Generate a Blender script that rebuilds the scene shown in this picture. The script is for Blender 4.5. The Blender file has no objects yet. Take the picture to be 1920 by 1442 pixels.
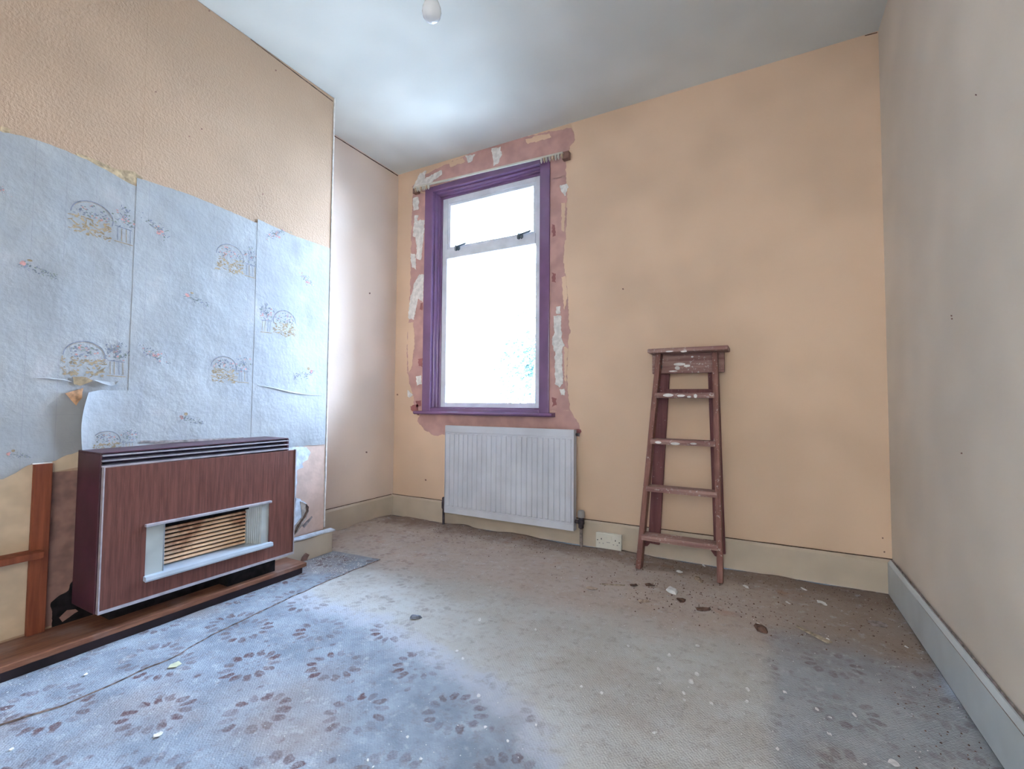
import bpy, bmesh, math, random
import numpy as np
from mathutils import Vector, Matrix, noise

random.seed(7)
scene = bpy.context.scene
COL = scene.collection
R = math.radians

# ------------------------------------------------------------------ camera
F_PX, YAW, PIT, ROL, CAM_H = 868.9, 0.4970, 0.0416, 0.0074, 0.8342
_fw = Vector((-math.sin(YAW) * math.cos(PIT), math.cos(YAW) * math.cos(PIT), math.sin(PIT)))
_rt = Vector((math.cos(YAW), math.sin(YAW), 0))
_up = _rt.cross(_fw)
_c, _s = math.cos(ROL), math.sin(ROL)
_rt, _up = _c * _rt + _s * _up, -_s * _rt + _c * _up
CAM = Vector((0, 0, CAM_H))
cd = bpy.data.cameras.new('camera')
cd.sensor_fit = 'HORIZONTAL'
cd.sensor_width = 36.0
cd.lens = F_PX / 1920 * 36.0
cd.clip_start = 0.02
cam = bpy.data.objects.new('camera', cd)
COL.objects.link(cam)
cam.matrix_world = Matrix(((_rt.x, _up.x, -_fw.x, 0), (_rt.y, _up.y, -_fw.y, 0),
                           (_rt.z, _up.z, -_fw.z, CAM_H), (0, 0, 0, 1)))
scene.camera = cam


def ray(u, v):
    return _fw + _rt * ((u - 960) / F_PX) + _up * ((721 - v) / F_PX)


def at(u, v, axis, val):
    """point of the photograph (1920x1442 px) on the plane axis = val"""
    d = ray(u, v)
    t = (val - CAM[axis]) / d[axis]
    return CAM + d * t


# ------------------------------------------------------------------ world, exposure
SKY_STRENGTH = 70.0
SKY_COL = (0.51, 0.72, 1.0)
FILL_STRENGTH = 560.0  # strength of the added fill light
FILL_COL = (0.78, 0.91, 1.0)
EXPOSURE = 0.34
w = bpy.data.worlds.new('world')
scene.world = w
w.use_nodes = True
nt = w.node_tree
bg = nt.nodes.get('Background') or nt.nodes.new('ShaderNodeBackground')
bg.inputs['Color'].default_value = (*SKY_COL, 1)
bg.inputs['Strength'].default_value = SKY_STRENGTH
out = nt.nodes.get('World Output') or nt.nodes.new('ShaderNodeOutputWorld')
nt.links.new(bg.outputs[0], out.inputs[0])

scene.view_settings.view_transform = 'Standard'
scene.view_settings.look = 'None'
scene.view_settings.exposure = EXPOSURE
scene.view_settings.gamma = 1.0
scene.view_settings.use_curve_mapping = False
scene.cycles.max_bounces = 6
scene.cycles.diffuse_bounces = 4
scene.cycles.glossy_bounces = 2
scene.cycles.transmission_bounces = 2
scene.cycles.transparent_max_bounces = 6
scene.cycles.sample_clamp_indirect = 12.0
scene.cycles.use_denoising = True
scene.cycles.adaptive_threshold = 0.03
scene.cycles.use_light_tree = False

# ------------------------------------------------------------------ room measures (metres)
H = 2.6
XL, XB, XR = -2.4614, -2.166, 0.4983
YB, YC, YF, Y0 = 2.6693, 1.8057, 0.36, -1.15
BBH = 0.149
WX0, WX1, WZ0, WZ1 = -2.19, -1.18, 0.775, 2.43       # window hole
DX0, DX1, DZ1 = -0.36, 0.34, 2.1                     # opening added behind the camera to let the fill light in


def portal(name, loc, rot, sx, sy):
    l = bpy.data.lights.new(name, 'AREA')
    l.shape = 'RECTANGLE'
    l.size, l.size_y = sx, sy
    l.cycles.is_portal = True
    o = bpy.data.objects.new(name, l)
    COL.objects.link(o)
    o.location = loc
    o.rotation_euler = rot


portal('window_portal', ((WX0 + WX1) / 2, YB + 0.2, (WZ0 + WZ1) / 2), (R(-90), 0, 0), 1.0, 1.65)
#portal('doorway_portal', ((DX0 + DX1) / 2, Y0 - 0.1, DZ1 / 2), (R(90), 0, 0), DX1 - DX0, DZ1)


# ------------------------------------------------------------------ node helpers
def lin(c):
    c = c / 255.0
    return c / 12.92 if c <= 0.04045 else ((c + 0.055) / 1.055) ** 2.4


def rgb(r, g, b):
    return (lin(r), lin(g), lin(b), 1.0)


class S:
    """a scalar node socket with arithmetic"""
    def __init__(s, nt, sock): s.nt, s.s = nt, sock
    def _m(s, op, *a):
        n = s.nt.nodes.new('ShaderNodeMath'); n.operation = op
        for i, v in enumerate((s,) + a):
            if isinstance(v, S): s.nt.links.new(v.s, n.inputs[i])
            else: n.inputs[i].default_value = v
        return S(s.nt, n.outputs[0])
    def __add__(s, o): return s._m('ADD', o)
    def __radd__(s, o): return s._m('ADD', o)
    def __sub__(s, o): return s._m('SUBTRACT', o)
    def __rsub__(s, o): return s._m('MULTIPLY', -1.0)._m('ADD', o)
    def __mul__(s, o): return s._m('MULTIPLY', o)
    def __rmul__(s, o): return s._m('MULTIPLY', o)
    def __truediv__(s, o): return s._m('DIVIDE', o)
    def floor(s): return s._m('FLOOR')
    def frac(s): return s._m('FRACT')
    def mod2(s): return s._m('FLOORED_MODULO', 2.0)
    def sqrt(s): return s._m('SQRT')
    def abs(s): return s._m('ABSOLUTE')
    def atan2(s, o): return s._m('ARCTAN2', o)
    def max(s, o): return s._m('MAXIMUM', o)
    def min(s, o): return s._m('MINIMUM', o)
    def step(s, lo, hi):
        n = s.nt.nodes.new('ShaderNodeMapRange'); n.interpolation_type = 'SMOOTHSTEP'
        s.nt.links.new(s.s, n.inputs[0])
        n.inputs[1].default_value, n.inputs[2].default_value = lo, hi
        return S(s.nt, n.outputs[0])


class M:
    """builder of one procedural material"""
    def __init__(m, name, rough=0.7, spec=0.3):
        m.mat = bpy.data.materials.new(name); m.mat.use_nodes = True
        m.nt = m.mat.node_tree
        m.b = m.nt.nodes.get('Principled BSDF')
        m.b.inputs['Roughness'].default_value = rough
        m.b.inputs['Specular IOR Level'].default_value = spec
        tc = m.nt.nodes.new('ShaderNodeTexCoord')
        m.co = tc.outputs['Object']
        sx = m.nt.nodes.new('ShaderNodeSeparateXYZ'); m.nt.links.new(m.co, sx.inputs[0])
        m.x, m.y, m.z = [S(m.nt, sx.outputs[i]) for i in range(3)]
    def noise(m, scale, detail=3.0, rough=0.55, stretch=None, vec=None):
        n = m.nt.nodes.new('ShaderNodeTexNoise')
        n.inputs['Scale'].default_value = scale; n.inputs['Detail'].default_value = detail
        n.inputs['Roughness'].default_value = rough
        v = vec or m.co
        if stretch:
            mp = m.nt.nodes.new('ShaderNodeMapping'); mp.inputs['Scale'].default_value = stretch
            m.nt.links.new(v, mp.inputs[0]); v = mp.outputs[0]
        m.nt.links.new(v, n.inputs['Vector'])
        return S(m.nt, n.outputs[0])
    def voronoi(m, scale, stretch=None):
        n = m.nt.nodes.new('ShaderNodeTexVoronoi'); n.inputs['Scale'].default_value = scale
        v = m.co
        if stretch:
            mp = m.nt.nodes.new('ShaderNodeMapping'); mp.inputs['Scale'].default_value = stretch
            m.nt.links.new(v, mp.inputs[0]); v = mp.outputs[0]
        m.nt.links.new(v, n.inputs['Vector'])
        return S(m.nt, n.outputs['Distance']), n.outputs['Color']
    def col(m, c):
        n = m.nt.nodes.new('ShaderNodeRGB'); n.outputs[0].default_value = rgb(*c) if len(c) == 3 else c
        return n.outputs[0]
    def mix(m, f, a, b, mode='MIX'):
        n = m.nt.nodes.new('ShaderNodeMix'); n.data_type = 'RGBA'; n.blend_type = mode
        if isinstance(f, S): m.nt.links.new(f.s, n.inputs[0])
        else: n.inputs[0].default_value = f
        for i, v in ((6, a), (7, b)):
            if isinstance(v, tuple): n.inputs[i].default_value = rgb(*v)
            else: m.nt.links.new(v, n.inputs[i])
        return n.outputs[2]
    def base(m, c):
        if isinstance(c, tuple): m.b.inputs['Base Color'].default_value = rgb(*c)
        else: m.nt.links.new(c, m.b.inputs['Base Color'])
        return m
    def bump(m, h, strength=0.3, dist=0.01):
        n = m.nt.nodes.new('ShaderNodeBump'); n.inputs['Strength'].default_value = strength
        n.inputs['Distance'].default_value = dist
        m.nt.links.new(h.s, n.inputs['Height']); m.nt.links.new(n.outputs[0], m.b.inputs['Normal'])
        return m
    def rough(m, s):
        m.nt.links.new(s.s, m.b.inputs['Roughness']); return m


def simple(name, c, rough=0.7, var=0.08, scale=6.0, bump=0.0, bscale=60.0, metal=0.0, spec=0.3):
    m = M(name, rough, spec)
    d = tuple(max(0, v * (1 - var * 1.6)) for v in c); l = tuple(min(255, v * (1 + var * 0.6)) for v in c)
    m.base(m.mix(m.noise(scale, 2).step(0.3, 0.7), d, l))
    m.b.inputs['Metallic'].default_value = metal
    if bump: m.bump(m.noise(bscale, 1), bump, 0.004)
    return m.mat


def wood(name, dark, light, axis=2, rough=0.5, scale=22.0, splash=0.0, spec=0.3, cover=0.0):
    m = M(name, rough, spec)
    st = [1, 1, 1]; st[axis] = 0.06
    g = m.noise(scale * 3, 5, 0.65, tuple(st)).step(0.3, 0.72)
    c = m.mix(g, dark, light)
    if splash:
        sp = m.noise(70, 4, 0.7).step(0.66 - splash, 0.70 - splash)
        big = m.noise(11, 2).step(0.42, 0.62)
        c = m.mix(sp * big * 0.9, c, (206, 196, 192))
    m.base(c)
    m.bump(g, 0.15, 0.002)
    return m.mat


# ------------------------------------------------------------------ materials
def wall_paint(name, c, bump=0.12, bscale=35, var=0.5, stipple=False):
    m = M(name, 0.75, 0.2)
    a = tuple(v * 0.955 for v in c); b = tuple(min(255, v * 1.02) for v in c)
    m.base(m.mix(m.noise(1.6, 2, 0.6).step(0.35, 0.68), a, b))
    if stipple:
        m.bump(m.noise(110, 2, 0.6), 0.6, 0.004)
    else:
        m.bump(m.noise(bscale, 1), bump, 0.005)
    return m.mat


MT = {}
MT['peach'] = wall_paint('peach_wall_paint', (228, 197, 171))
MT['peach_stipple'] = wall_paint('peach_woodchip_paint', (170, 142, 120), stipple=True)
MT['right'] = wall_paint('window_lit_peach_right', (228, 216, 202), bump=0.16)  # peach paint, colour greyed to include the blue window light
MT['left'] = wall_paint('window_lit_peach_paint', (234, 213, 199))  # same peach paint, made paler to carry the window light
MT['hall'] = wall_paint('white_fill_hall_paint', (224, 224, 220))
MT['ceiling'] = wall_paint('white_ceiling_paint', (226, 227, 224), bump=0.05)
MT['outside'] = simple('exterior_render', (200, 195, 185), 0.9)
MT['plaster'] = simple('bare_pink_plaster', (200, 158, 152), 0.85, 0.05, 9, 0.1, 40)
MT['filler'] = simple('white_filler', (236, 232, 230), 0.8, 0.06, 30, 0.4, 60)
MT['maroon_blot'] = simple('old_maroon_paint_blot', (160, 102, 102), 0.6)
MT['baseboard'] = simple('cream_gloss_skirting', (200, 184, 166), 0.45, 0.025, 6, 0.06, 20)
MT['baseboard_r'] = simple('window_tinted_gloss_skirting', (206, 214, 218), 0.4, 0.025, 6, 0.06, 20)  # cream skirting with blue window light put into its colour
MT['dirt'] = simple('gap_shade_and_dirt', (92, 70, 58), 0.95, 0.25, 40)  # brown for crack dirt and for the painted shadow gap on skirtings
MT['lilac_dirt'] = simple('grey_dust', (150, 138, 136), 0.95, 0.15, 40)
MT['frame'] = simple('glare_tinted_gloss_paint', (124, 90, 130), 0.16, 0.03, 8, spec=0.7)  # maroon paint with the purple glare mixed into its colour
MT['sash'] = simple('white_sash_paint', (232, 236, 246), 0.4, 0.03, 10, 0.05, 50)
MT['catch'] = simple('dull_metal_catch', (120, 135, 150), 0.4, 0.1, 30, metal=0.6)
MT['radiator'] = simple('white_radiator_enamel', (214, 216, 226), 0.35, 0.03, 5, spec=0.45)
MT['valve'] = simple('tarnished_brass_valve', (92, 84, 92), 0.45, 0.15, 40, metal=0.5)
MT['valve_head'] = simple('grey_plastic_valve_head', (176, 172, 172), 0.5)
MT['socket'] = simple('off_white_plastic', (214, 210, 200), 0.4, 0.04)
MT['black'] = simple('black_hole', (26, 22, 26), 0.8)
MT['grey_mark'] = simple('grey_mark', (150, 148, 146), 0.6)
MT['ladder'] = wood('paint_splashed_red_wood', (112, 72, 66), (146, 104, 94), 2, 0.65, 16, 0.05)
MT['ladder_x'] = wood('paint_splashed_red_wood_tread', (128, 90, 86), (170, 136, 128), 0, 0.65, 16, 0.085)
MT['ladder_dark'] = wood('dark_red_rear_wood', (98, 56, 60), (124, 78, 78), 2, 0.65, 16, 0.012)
MT['veneer'] = wood('teak_veneer', (88, 50, 44), (118, 74, 64), 2, 0.42, 30, spec=0.4)
MT['maroon'] = simple('dark_maroon_enamel', (74, 40, 52), 0.4, 0.1, 12, spec=0.4)
MT['louvre_dark'] = simple('dark_violet_louvre', (52, 42, 66), 0.4, 0.08)
MT['silver'] = simple('brushed_silver_trim', (196, 190, 198), 0.35, 0.05, 30, metal=0.5)
MT['reflector'] = simple('pale_metal_reflector', (190, 194, 192), 0.35, 0.05, 12, metal=0.35)
MT['ledge'] = simple('pale_blue_enamel', (178, 186, 198), 0.35, 0.05)
MT['soot'] = simple('soot_black', (30, 24, 26), 0.95, 0.3, 30, 0.3, 60)
m = M('scorched_ceramic', 0.8)
burn = m.noise(9, 4, 0.6).step(0.45, 0.68)
m.base(m.mix(burn * 0.8, (232, 192, 158), (138, 78, 54)))
MT['ceramic'] = m.mat
m = M('rusty_brown_varnish', 0.5)
g = m.noise(60, 5, 0.65, (1, 0.1, 1)).step(0.3, 0.72)
cc = m.mix(g, (108, 68, 52), (142, 98, 76))
MT['hearth'] = m.base(m.mix(m.noise(6, 4).step(0.5, 0.75) * 0.5, cc, (150, 138, 138))).mat
MT['hearth_base'] = simple('black_brown_plinth', (48, 38, 44), 0.6, 0.15)
MT['timber'] = wood('rusty_stained_timber', (112, 56, 38), (142, 78, 54), 2, 0.75, 14)
MT['cream_wall'] = simple('stained_cream_paint', (206, 182, 156), 0.8, 0.04, 14, 0.15, 30)
MT['brown_wall'] = simple('brown_stained_plaster', (140, 106, 96), 0.9, 0.08, 22, 0.25, 40)
MT['pink_wall'] = simple('dusty_pink_plaster', (206, 176, 162), 0.88, 0.04, 14, 0.2, 40)
MT['mortar'] = simple('grey_mortar', (166, 152, 142), 0.9, 0.12, 40, 0.4, 60)
MT['torn'] = simple('torn_paper_backing', (206, 212, 224), 0.85, 0.07, 30, 0.35, 50)
MT['ochre_stain'] = simple('ochre_glue_stain', (178, 154, 124), 0.85, 0.14, 40, 0.3, 80)
MT['rust_stain'] = simple('rusty_damp_stain', (190, 146, 112), 0.85, 0.2, 40)
MT['print_ochre'] = simple('print_ochre', (156, 134, 106), 0.8, 0.1, 50)
MT['print_grey'] = simple('print_grey_blue', (122, 124, 138), 0.8, 0.1, 50)
MT['print_pink'] = simple('print_pink', (192, 138, 132), 0.8, 0.1, 50)
MT['print_green'] = simple('print_grey_green', (124, 130, 120), 0.8, 0.1, 50)

m = M('embossed_floral_wallpaper', 0.7, 0.25)
gy = ((m.y / 0.083).frac() - 0.5).abs().step(0.488, 0.496)
gz = ((m.z / 0.098).frac() - 0.5).abs().step(0.490, 0.497)
c = m.mix(m.noise(3.5, 4, 0.6).step(0.3, 0.7), (148, 148, 151), (164, 164, 165))
c = m.mix(m.noise(7, 3).step(0.6, 0.8) * 0.3, c, (178, 162, 162))
c = m.mix((gy * 0.45).max(gz * 0.25), c, (134, 130, 142))
m.base(c)
m.bump(m.noise(70, 2, 0.6) * 0.7 + m.noise(17, 2) * 1.6, 0.32, 0.005)
MT['wallpaper'] = m.mat

# glass: clear with a mirror share
m = M('window_glass')
tr = m.nt.nodes.new('ShaderNodeBsdfTransparent'); gl = m.nt.nodes.new('ShaderNodeBsdfGlossy')
gl.inputs['Roughness'].default_value = 0.02
fr = m.nt.nodes.new('ShaderNodeFresnel'); fr.inputs[0].default_value = 1.45
mx = m.nt.nodes.new('ShaderNodeMixShader')
m.nt.links.new(fr.outputs[0], mx.inputs[0]); m.nt.links.new(tr.outputs[0], mx.inputs[1]); m.nt.links.new(gl.outputs[0], mx.inputs[2])
m.nt.links.new(mx.outputs[0], m.nt.nodes['Material Output'].inputs[0])
MT['glass'] = m.mat
m = M('white_bulb_glass', 0.12, 0.5)
m.base((226, 228, 234)); m.b.inputs['Subsurface Weight'].default_value = 0.0
MT['bulb'] = m.mat


def carpet_mat(name, strip=False):
    m = M(name, 0.95, 0.1)
    wob = m.noise(14, 2) - 0.5
    wob2 = m.noise(11, 2, vec=None, stretch=(1, 1.3, 1)) - 0.5
    fine = m.noise(55, 2, 0.6) - 0.5
    x = m.x + wob * 0.035 + fine * 0.016
    y = m.y + wob2 * 0.035 + fine * 0.016
    DXL, DYL = 0.232, 0.262
    if strip: x = x + 0.09
    i = ((x + 1.44) / DXL + 0.5).floor()
    lx = x + 1.44 - i * DXL
    yo = i.mod2() * (DYL / 2)
    yy = y - 0.67 - yo
    j = (yy / DYL + 0.5).floor()
    ly = yy - j * DYL
    r = (lx * lx + ly * ly).sqrt()
    th = ly.atan2(lx)
    NP = 13
    a = (th * (NP / (2 * math.pi))).frac() - 0.5
    t = a * (2 * math.pi / NP) * r
    e = (((r - 0.070) / 0.0185)._m('POWER', 2.0) + (t / 0.0122)._m('POWER', 2.0))
    wn = m.nt.nodes.new('ShaderNodeTexWhiteNoise'); wn.noise_dimensions = '3D'
    cb = m.nt.nodes.new('ShaderNodeCombineXYZ')
    for k_, s_ in enumerate((i, j, (th * (NP / (2 * math.pi))).floor())): m.nt.links.new(s_.s, cb.inputs[k_])
    m.nt.links.new(cb.outputs[0], wn.inputs['Vector'])
    petal = (1 - e.step(0.5, 1.35)) * (S(m.nt, wn.outputs['Value']) * 0.65 + 0.35)
    a2 = (th * (7 / (2 * math.pi))).frac() - 0.5
    t2 = a2 * (2 * math.pi / 7) * r
    e2 = (((r - 0.026) / 0.008)._m('POWER', 2.0) + (t2 / 0.006)._m('POWER', 2.0))
    inner = (1 - e2.step(0.5, 1.3)) * 0.25
    # small leaf sprigs between the rings
    d, _ = m.voronoi(24, (1, 0.7, 1))
    sprig = (1 - (d + fine * 0.2).step(0.12, 0.28)) * (r - 0.092).step(0.0, 0.012) * (m.noise(20, 1).step(0.3, 0.7)) * 0.8
    pat = petal.max(inner).max(sprig)
    broken = (m.noise(60, 3, 0.7).step(0.32, 0.6) * 0.6 + 0.4) * (m.noise(4.5, 2).step(0.3, 0.62) * 0.55 + 0.45)
    n1 = m.noise(3.2, 4, 0.6)
    n2 = m.noise(9, 4, 0.6)
    if strip:
        zone = m.noise(5, 3).step(0.1, 0.4)
        zl = zone
    else:
        # edge of the unworn, blue grey part: y falls as x grows
        fc = m.nt.nodes.new('ShaderNodeFloatCurve')
        u = (m.x + 2.5) / 3.0
        m.nt.links.new(u.s, fc.inputs['Value'])
        cv = fc.mapping.curves[0]
        pts = [(-2.5, 1.45), (-1.75, 1.34), (-1.3, 1.33), (-1.0, 1.27), (-0.63, 1.15), (-0.42, 0.98), (-0.2, 0.55), (0.5, 0.1)]
        q = [((px + 2.5) / 3.0, py / 2.0) for px, py in pts]
        cv.points[0].location = q[0]; cv.points[1].location = q[-1]
        for p in q[1:-1]: cv.points.new(*p)
        fc.mapping.update()
        yb = S(m.nt, fc.outputs[0]) * 2.0
        zl = (yb - m.y + (n1 - 0.5) * 0.18 + (n2 - 0.5) * 0.26).step(-0.11, 0.11)
        zr = (m.x + (n2 - 0.5) * 0.05).step(-0.03, 0.05) * (2.0 - m.y + (n1 - 0.5) * 0.3).step(-0.12, 0.12)
        zone = zl.max(zr * 0.62)
    # ground colours
    blue = m.mix(n2.step(0.3, 0.75), (130, 138, 151), (162, 170, 182))  # unworn ground; part of its blue is window light put into the colour
    blue = m.mix(m.noise(2.1, 3).step(0.5, 0.7) * 0.5, blue, (160, 142, 132))
    worn = m.mix(n1.step(0.3, 0.7), (186, 182, 178), (202, 202, 202))
    worn = m.mix(n2.step(0.45, 0.75) * 0.35, worn, (184, 170, 160))
    if not strip:
        band = (m.y - 1.78 + (n1 - 0.5) * 0.5).step(-0.1, 0.18)
        worn = m.mix(band * 0.5, worn, (176, 146, 126))
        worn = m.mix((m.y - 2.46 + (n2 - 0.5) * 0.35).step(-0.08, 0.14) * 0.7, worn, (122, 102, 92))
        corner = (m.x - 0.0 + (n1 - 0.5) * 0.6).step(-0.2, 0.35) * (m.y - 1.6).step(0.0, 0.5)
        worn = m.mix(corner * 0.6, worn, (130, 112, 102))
        stain = n1.step(0.58, 0.72) * n2.step(0.4, 0.6)
        worn = m.mix(stain * 0.45, worn, (176, 134, 110))
    c = m.mix(zone, worn, blue)
    # pale blue rim along the unworn part
    if not strip:
        rim = zl * (1 - zl) * 4
        c = m.mix(rim * 0.35, c, (206, 212, 232))
    amt = zone * 0.9 + (0.16 if strip else 0.10)
    if not strip:
        alc = (-1.45 - m.x + (n1 - 0.5) * 0.4).step(-0.15, 0.2) * (m.y - 1.6).step(0.0, 0.2)
        mid = (-1.0 - m.x + (n1 - 0.5) * 0.4).step(-0.15, 0.25) * (1.85 - m.y).step(0.0, 0.25)
        amt = amt + alc.max(mid) * 0.4
    c = m.mix((pat * broken * amt).min(1.0), c, (106, 84, 86))
    c = m.mix(m.noise(26, 4, 0.75).step(0.5, 0.7) * 0.34, c, (124, 106, 100))
    c = m.mix(m.noise(19, 3, 0.7, (1, 1, 2)).step(0.55, 0.72) * 0.34, c, (206, 206, 210))
    grit = m.noise(130, 2, 0.7).step(0.66, 0.74)
    c = m.mix(grit * m.noise(5, 2).step(0.4, 0.7) * 0.6, c, (96, 76, 70))
    dust = m.noise(95, 2, 0.7).step(0.69, 0.73)
    c = m.mix(dust * (0.8 if strip else 0.35), c, (224, 226, 232))
    m.base(c)
    weave = (m.x * 620)._m('SINE') * (m.y * 620)._m('SINE')
    m.bump(m.noise(170, 1, 0.7) + weave * 0.12, 0.55, 0.005)
    return m.mat


MT['carpet'] = carpet_mat('worn_floral_carpet')
MT['carpet_strip'] = carpet_mat('dusty_floral_carpet', True)
MT['carpet_edge'] = simple('frayed_carpet_edge', (152, 134, 130), 0.95, 0.25, 40, 0.4, 90)


# ------------------------------------------------------------------ mesh helpers
class MB:
    def __init__(s): s.v, s.f, s.mi = [], [], []
    def add(s, vs, fs, mi=0):
        o = len(s.v); s.v += [tuple(p) for p in vs]
        s.f += [tuple(i + o for i in f) for f in fs]; s.mi += [mi] * len(fs)
        return s
    def box(s, x0, x1, y0, y1, z0, z1, mi=0):
        return s.add([(x0, y0, z0), (x1, y0, z0), (x1, y1, z0), (x0, y1, z0), (x0, y0, z1), (x1, y0, z1), (x1, y1, z1), (x0, y1, z1)],
                     [(0, 3, 2, 1), (4, 5, 6, 7), (0, 1, 5, 4), (1, 2, 6, 5), (2, 3, 7, 6), (3, 0, 4, 7)], mi)
    def beam(s, a, b, w, d, side=(1, 0, 0), mi=0, w2=None):
        """bar from a to b; w along `side`, d across"""
        a, b = Vector(a), Vector(b); t = (b - a).normalized()
        sd = Vector(side); sd = (sd - t * sd.dot(t)).normalized(); n = t.cross(sd)
        w2 = w if w2 is None else w2
        vs = []
        for p, ww in ((a, w), (b, w2)):
            for i, j in ((-1, -1), (1, -1), (1, 1), (-1, 1)):
                vs.append(p + sd * (ww / 2 * i) + n * (d / 2 * j))
        return s.add(vs, [(0, 3, 2, 1), (4, 5, 6, 7), (0, 1, 5, 4), (1, 2, 6, 5), (2, 3, 7, 6), (3, 0, 4, 7)], mi)
    def tube(s, pts, r, n=10, mi=0):
        pts = [Vector(p) for p in pts]; rings = []
        for k, p in enumerate(pts):
            t = (pts[min(k + 1, len(pts) - 1)] - pts[max(k - 1, 0)]).normalized()
            a = Vector((0, 0, 1)) if abs(t.z) < 0.9 else Vector((1, 0, 0))
            u = t.cross(a).normalized(); v = t.cross(u)
            rr = r[k] if isinstance(r, (list, tuple)) else r
            rings.append([p + (u * math.cos(2 * math.pi * i / n) + v * math.sin(2 * math.pi * i / n)) * rr for i in range(n)])
        vs = [q for rg in rings for q in rg]
        fs = [(k * n + i, k * n + (i + 1) % n, (k + 1) * n + (i + 1) % n, (k + 1) * n + i) for k in range(len(pts) - 1) for i in range(n)]
        fs += [tuple(range(n - 1, -1, -1)), tuple((len(pts) - 1) * n + i for i in range(n))]
        return s.add(vs, fs, mi)
    def lathe(s, c, prof, n=24, mi=0):
        """profile [(radius, z)] about the vertical through c"""
        c = Vector(c)
        vs = [c + Vector((r * math.cos(2 * math.pi * i / n), r * math.sin(2 * math.pi * i / n), z)) for r, z in prof for i in range(n)]
        fs = [(k * n + i, k * n + (i + 1) % n, (k + 1) * n + (i + 1) % n, (k + 1) * n + i) for k in range(len(prof) - 1) for i in range(n)]
        fs += [tuple(range(n - 1, -1, -1)), tuple((len(prof) - 1) * n + i for i in range(n))]
        return s.add(vs, fs, mi)
    def prism(s, outline, nrm, t, mi=0):
        """flat outline thickened by t along nrm"""
        n = len(outline); o = [Vector(p) for p in outline]; nv = Vector(nrm) * t
        return s.add(o + [p + nv for p in o], [tuple(range(n, 2 * n)), tuple(range(n - 1, -1, -1))] + [(i, (i + 1) % n, n + (i + 1) % n, n + i) for i in range(n)], mi)
    def build(s, name, mats, parent=None, smooth=False, bevel=0.0, seg=2, recalc=True):
        me = bpy.data.meshes.new(name)
        me.from_pydata(s.v, [], s.f)
        for mm in (mats if isinstance(mats, (list, tuple)) else [mats]): me.materials.append(MT[mm] if isinstance(mm, str) else mm)
        me.polygons.foreach_set('material_index', s.mi)
        if recalc:
            bm = bmesh.new(); bm.from_mesh(me); bmesh.ops.recalc_face_normals(bm, faces=bm.faces); bm.to_mesh(me); bm.free()
        if smooth: me.polygons.foreach_set('use_smooth', [True] * len(me.polygons))
        me.update()
        o = bpy.data.objects.new(name, me); COL.objects.link(o)
        if parent: o.parent = parent
        if bevel:
            b = o.modifiers.new('bevel', 'BEVEL'); b.width = bevel; b.segments = seg; b.limit_method = 'ANGLE'
        return o


def tag(o, label=None, cat=None, group=None, kind=None):
    if label: o['label'] = label
    if cat: o['category'] = cat
    if group: o['group'] = group
    if kind: o['kind'] = kind
    return o


def empty(name):
    o = bpy.data.objects.new(name, None); COL.objects.link(o); o.empty_display_size = 0.1
    return o


def bx(name, mats, parent, x0, x1, y0, y1, z0, z1, bevel=0.0):
    return MB().box(x0, x1, y0, y1, z0, z1).build(name, mats, parent, bevel=bevel)


def rough_outline(pts, step=0.012, amp=0.003, seed=0, low=0.0):
    """closed outline with extra points and an irregular edge"""
    out_ = []
    n = len(pts)
    for i in range(n):
        a, b = Vector(pts[i]), Vector(pts[(i + 1) % n])
        k = max(1, int((b - a).length / step))
        for q in range(k):
            p = a.lerp(b, q / k)
            out_.append(p + noise.noise_vector(p * 70 + Vector((seed, seed * 1.7, 0))) * amp + noise.noise_vector(p * 24 + Vector((seed * 2, 5, 0))) * amp * low)
    return out_


PLANES = {'back': (1, YB, Vector((0, -1, 0))), 'breast': (0, XB, Vector((1, 0, 0))), 'left': (0, XL, Vector((1, 0, 0))),
          'right': (0, XR, Vector((-1, 0, 0)))}


def patch(name, plane, px, mat, parent, lift=0.0, t=0.0015, amp=0.003, seed=0, step=0.012, low=0.0):
    """thin irregular layer on a wall, its outline read off the photograph and laid on the wall's plane"""
    ax, val, n = PLANES[plane]
    pts = [at(u, v, ax, val) for u, v in px]
    o = rough_outline(pts, step, amp, seed, low)
    for p in o: p[ax] = val
    o = [p + n * lift for p in o]
    return MB().prism(o, n, t).build(name, mat, parent)


def patch_w(name, plane, yz, mat, parent, lift=0.0, t=0.0015, amp=0.003, seed=0):
    ax, val, n = PLANES[plane]
    pts = []
    for a, b in yz:
        p = Vector((a, a, b)); p[ax] = val; pts.append(p)
    o = rough_outline(pts, 0.012, amp, seed)
    for p in o: p[ax] = val
    o = [p + n * lift for p in o]
    return MB().prism(o, n, t).build(name, mat, parent)


# ------------------------------------------------------------------ room shell
T = 0.3
TB = 0.19                                             # thickness of the window wall
def shell(name, mb, mat, label, **k):
    return tag(mb.build(name, mat, **k), label, kind='structure')


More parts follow.
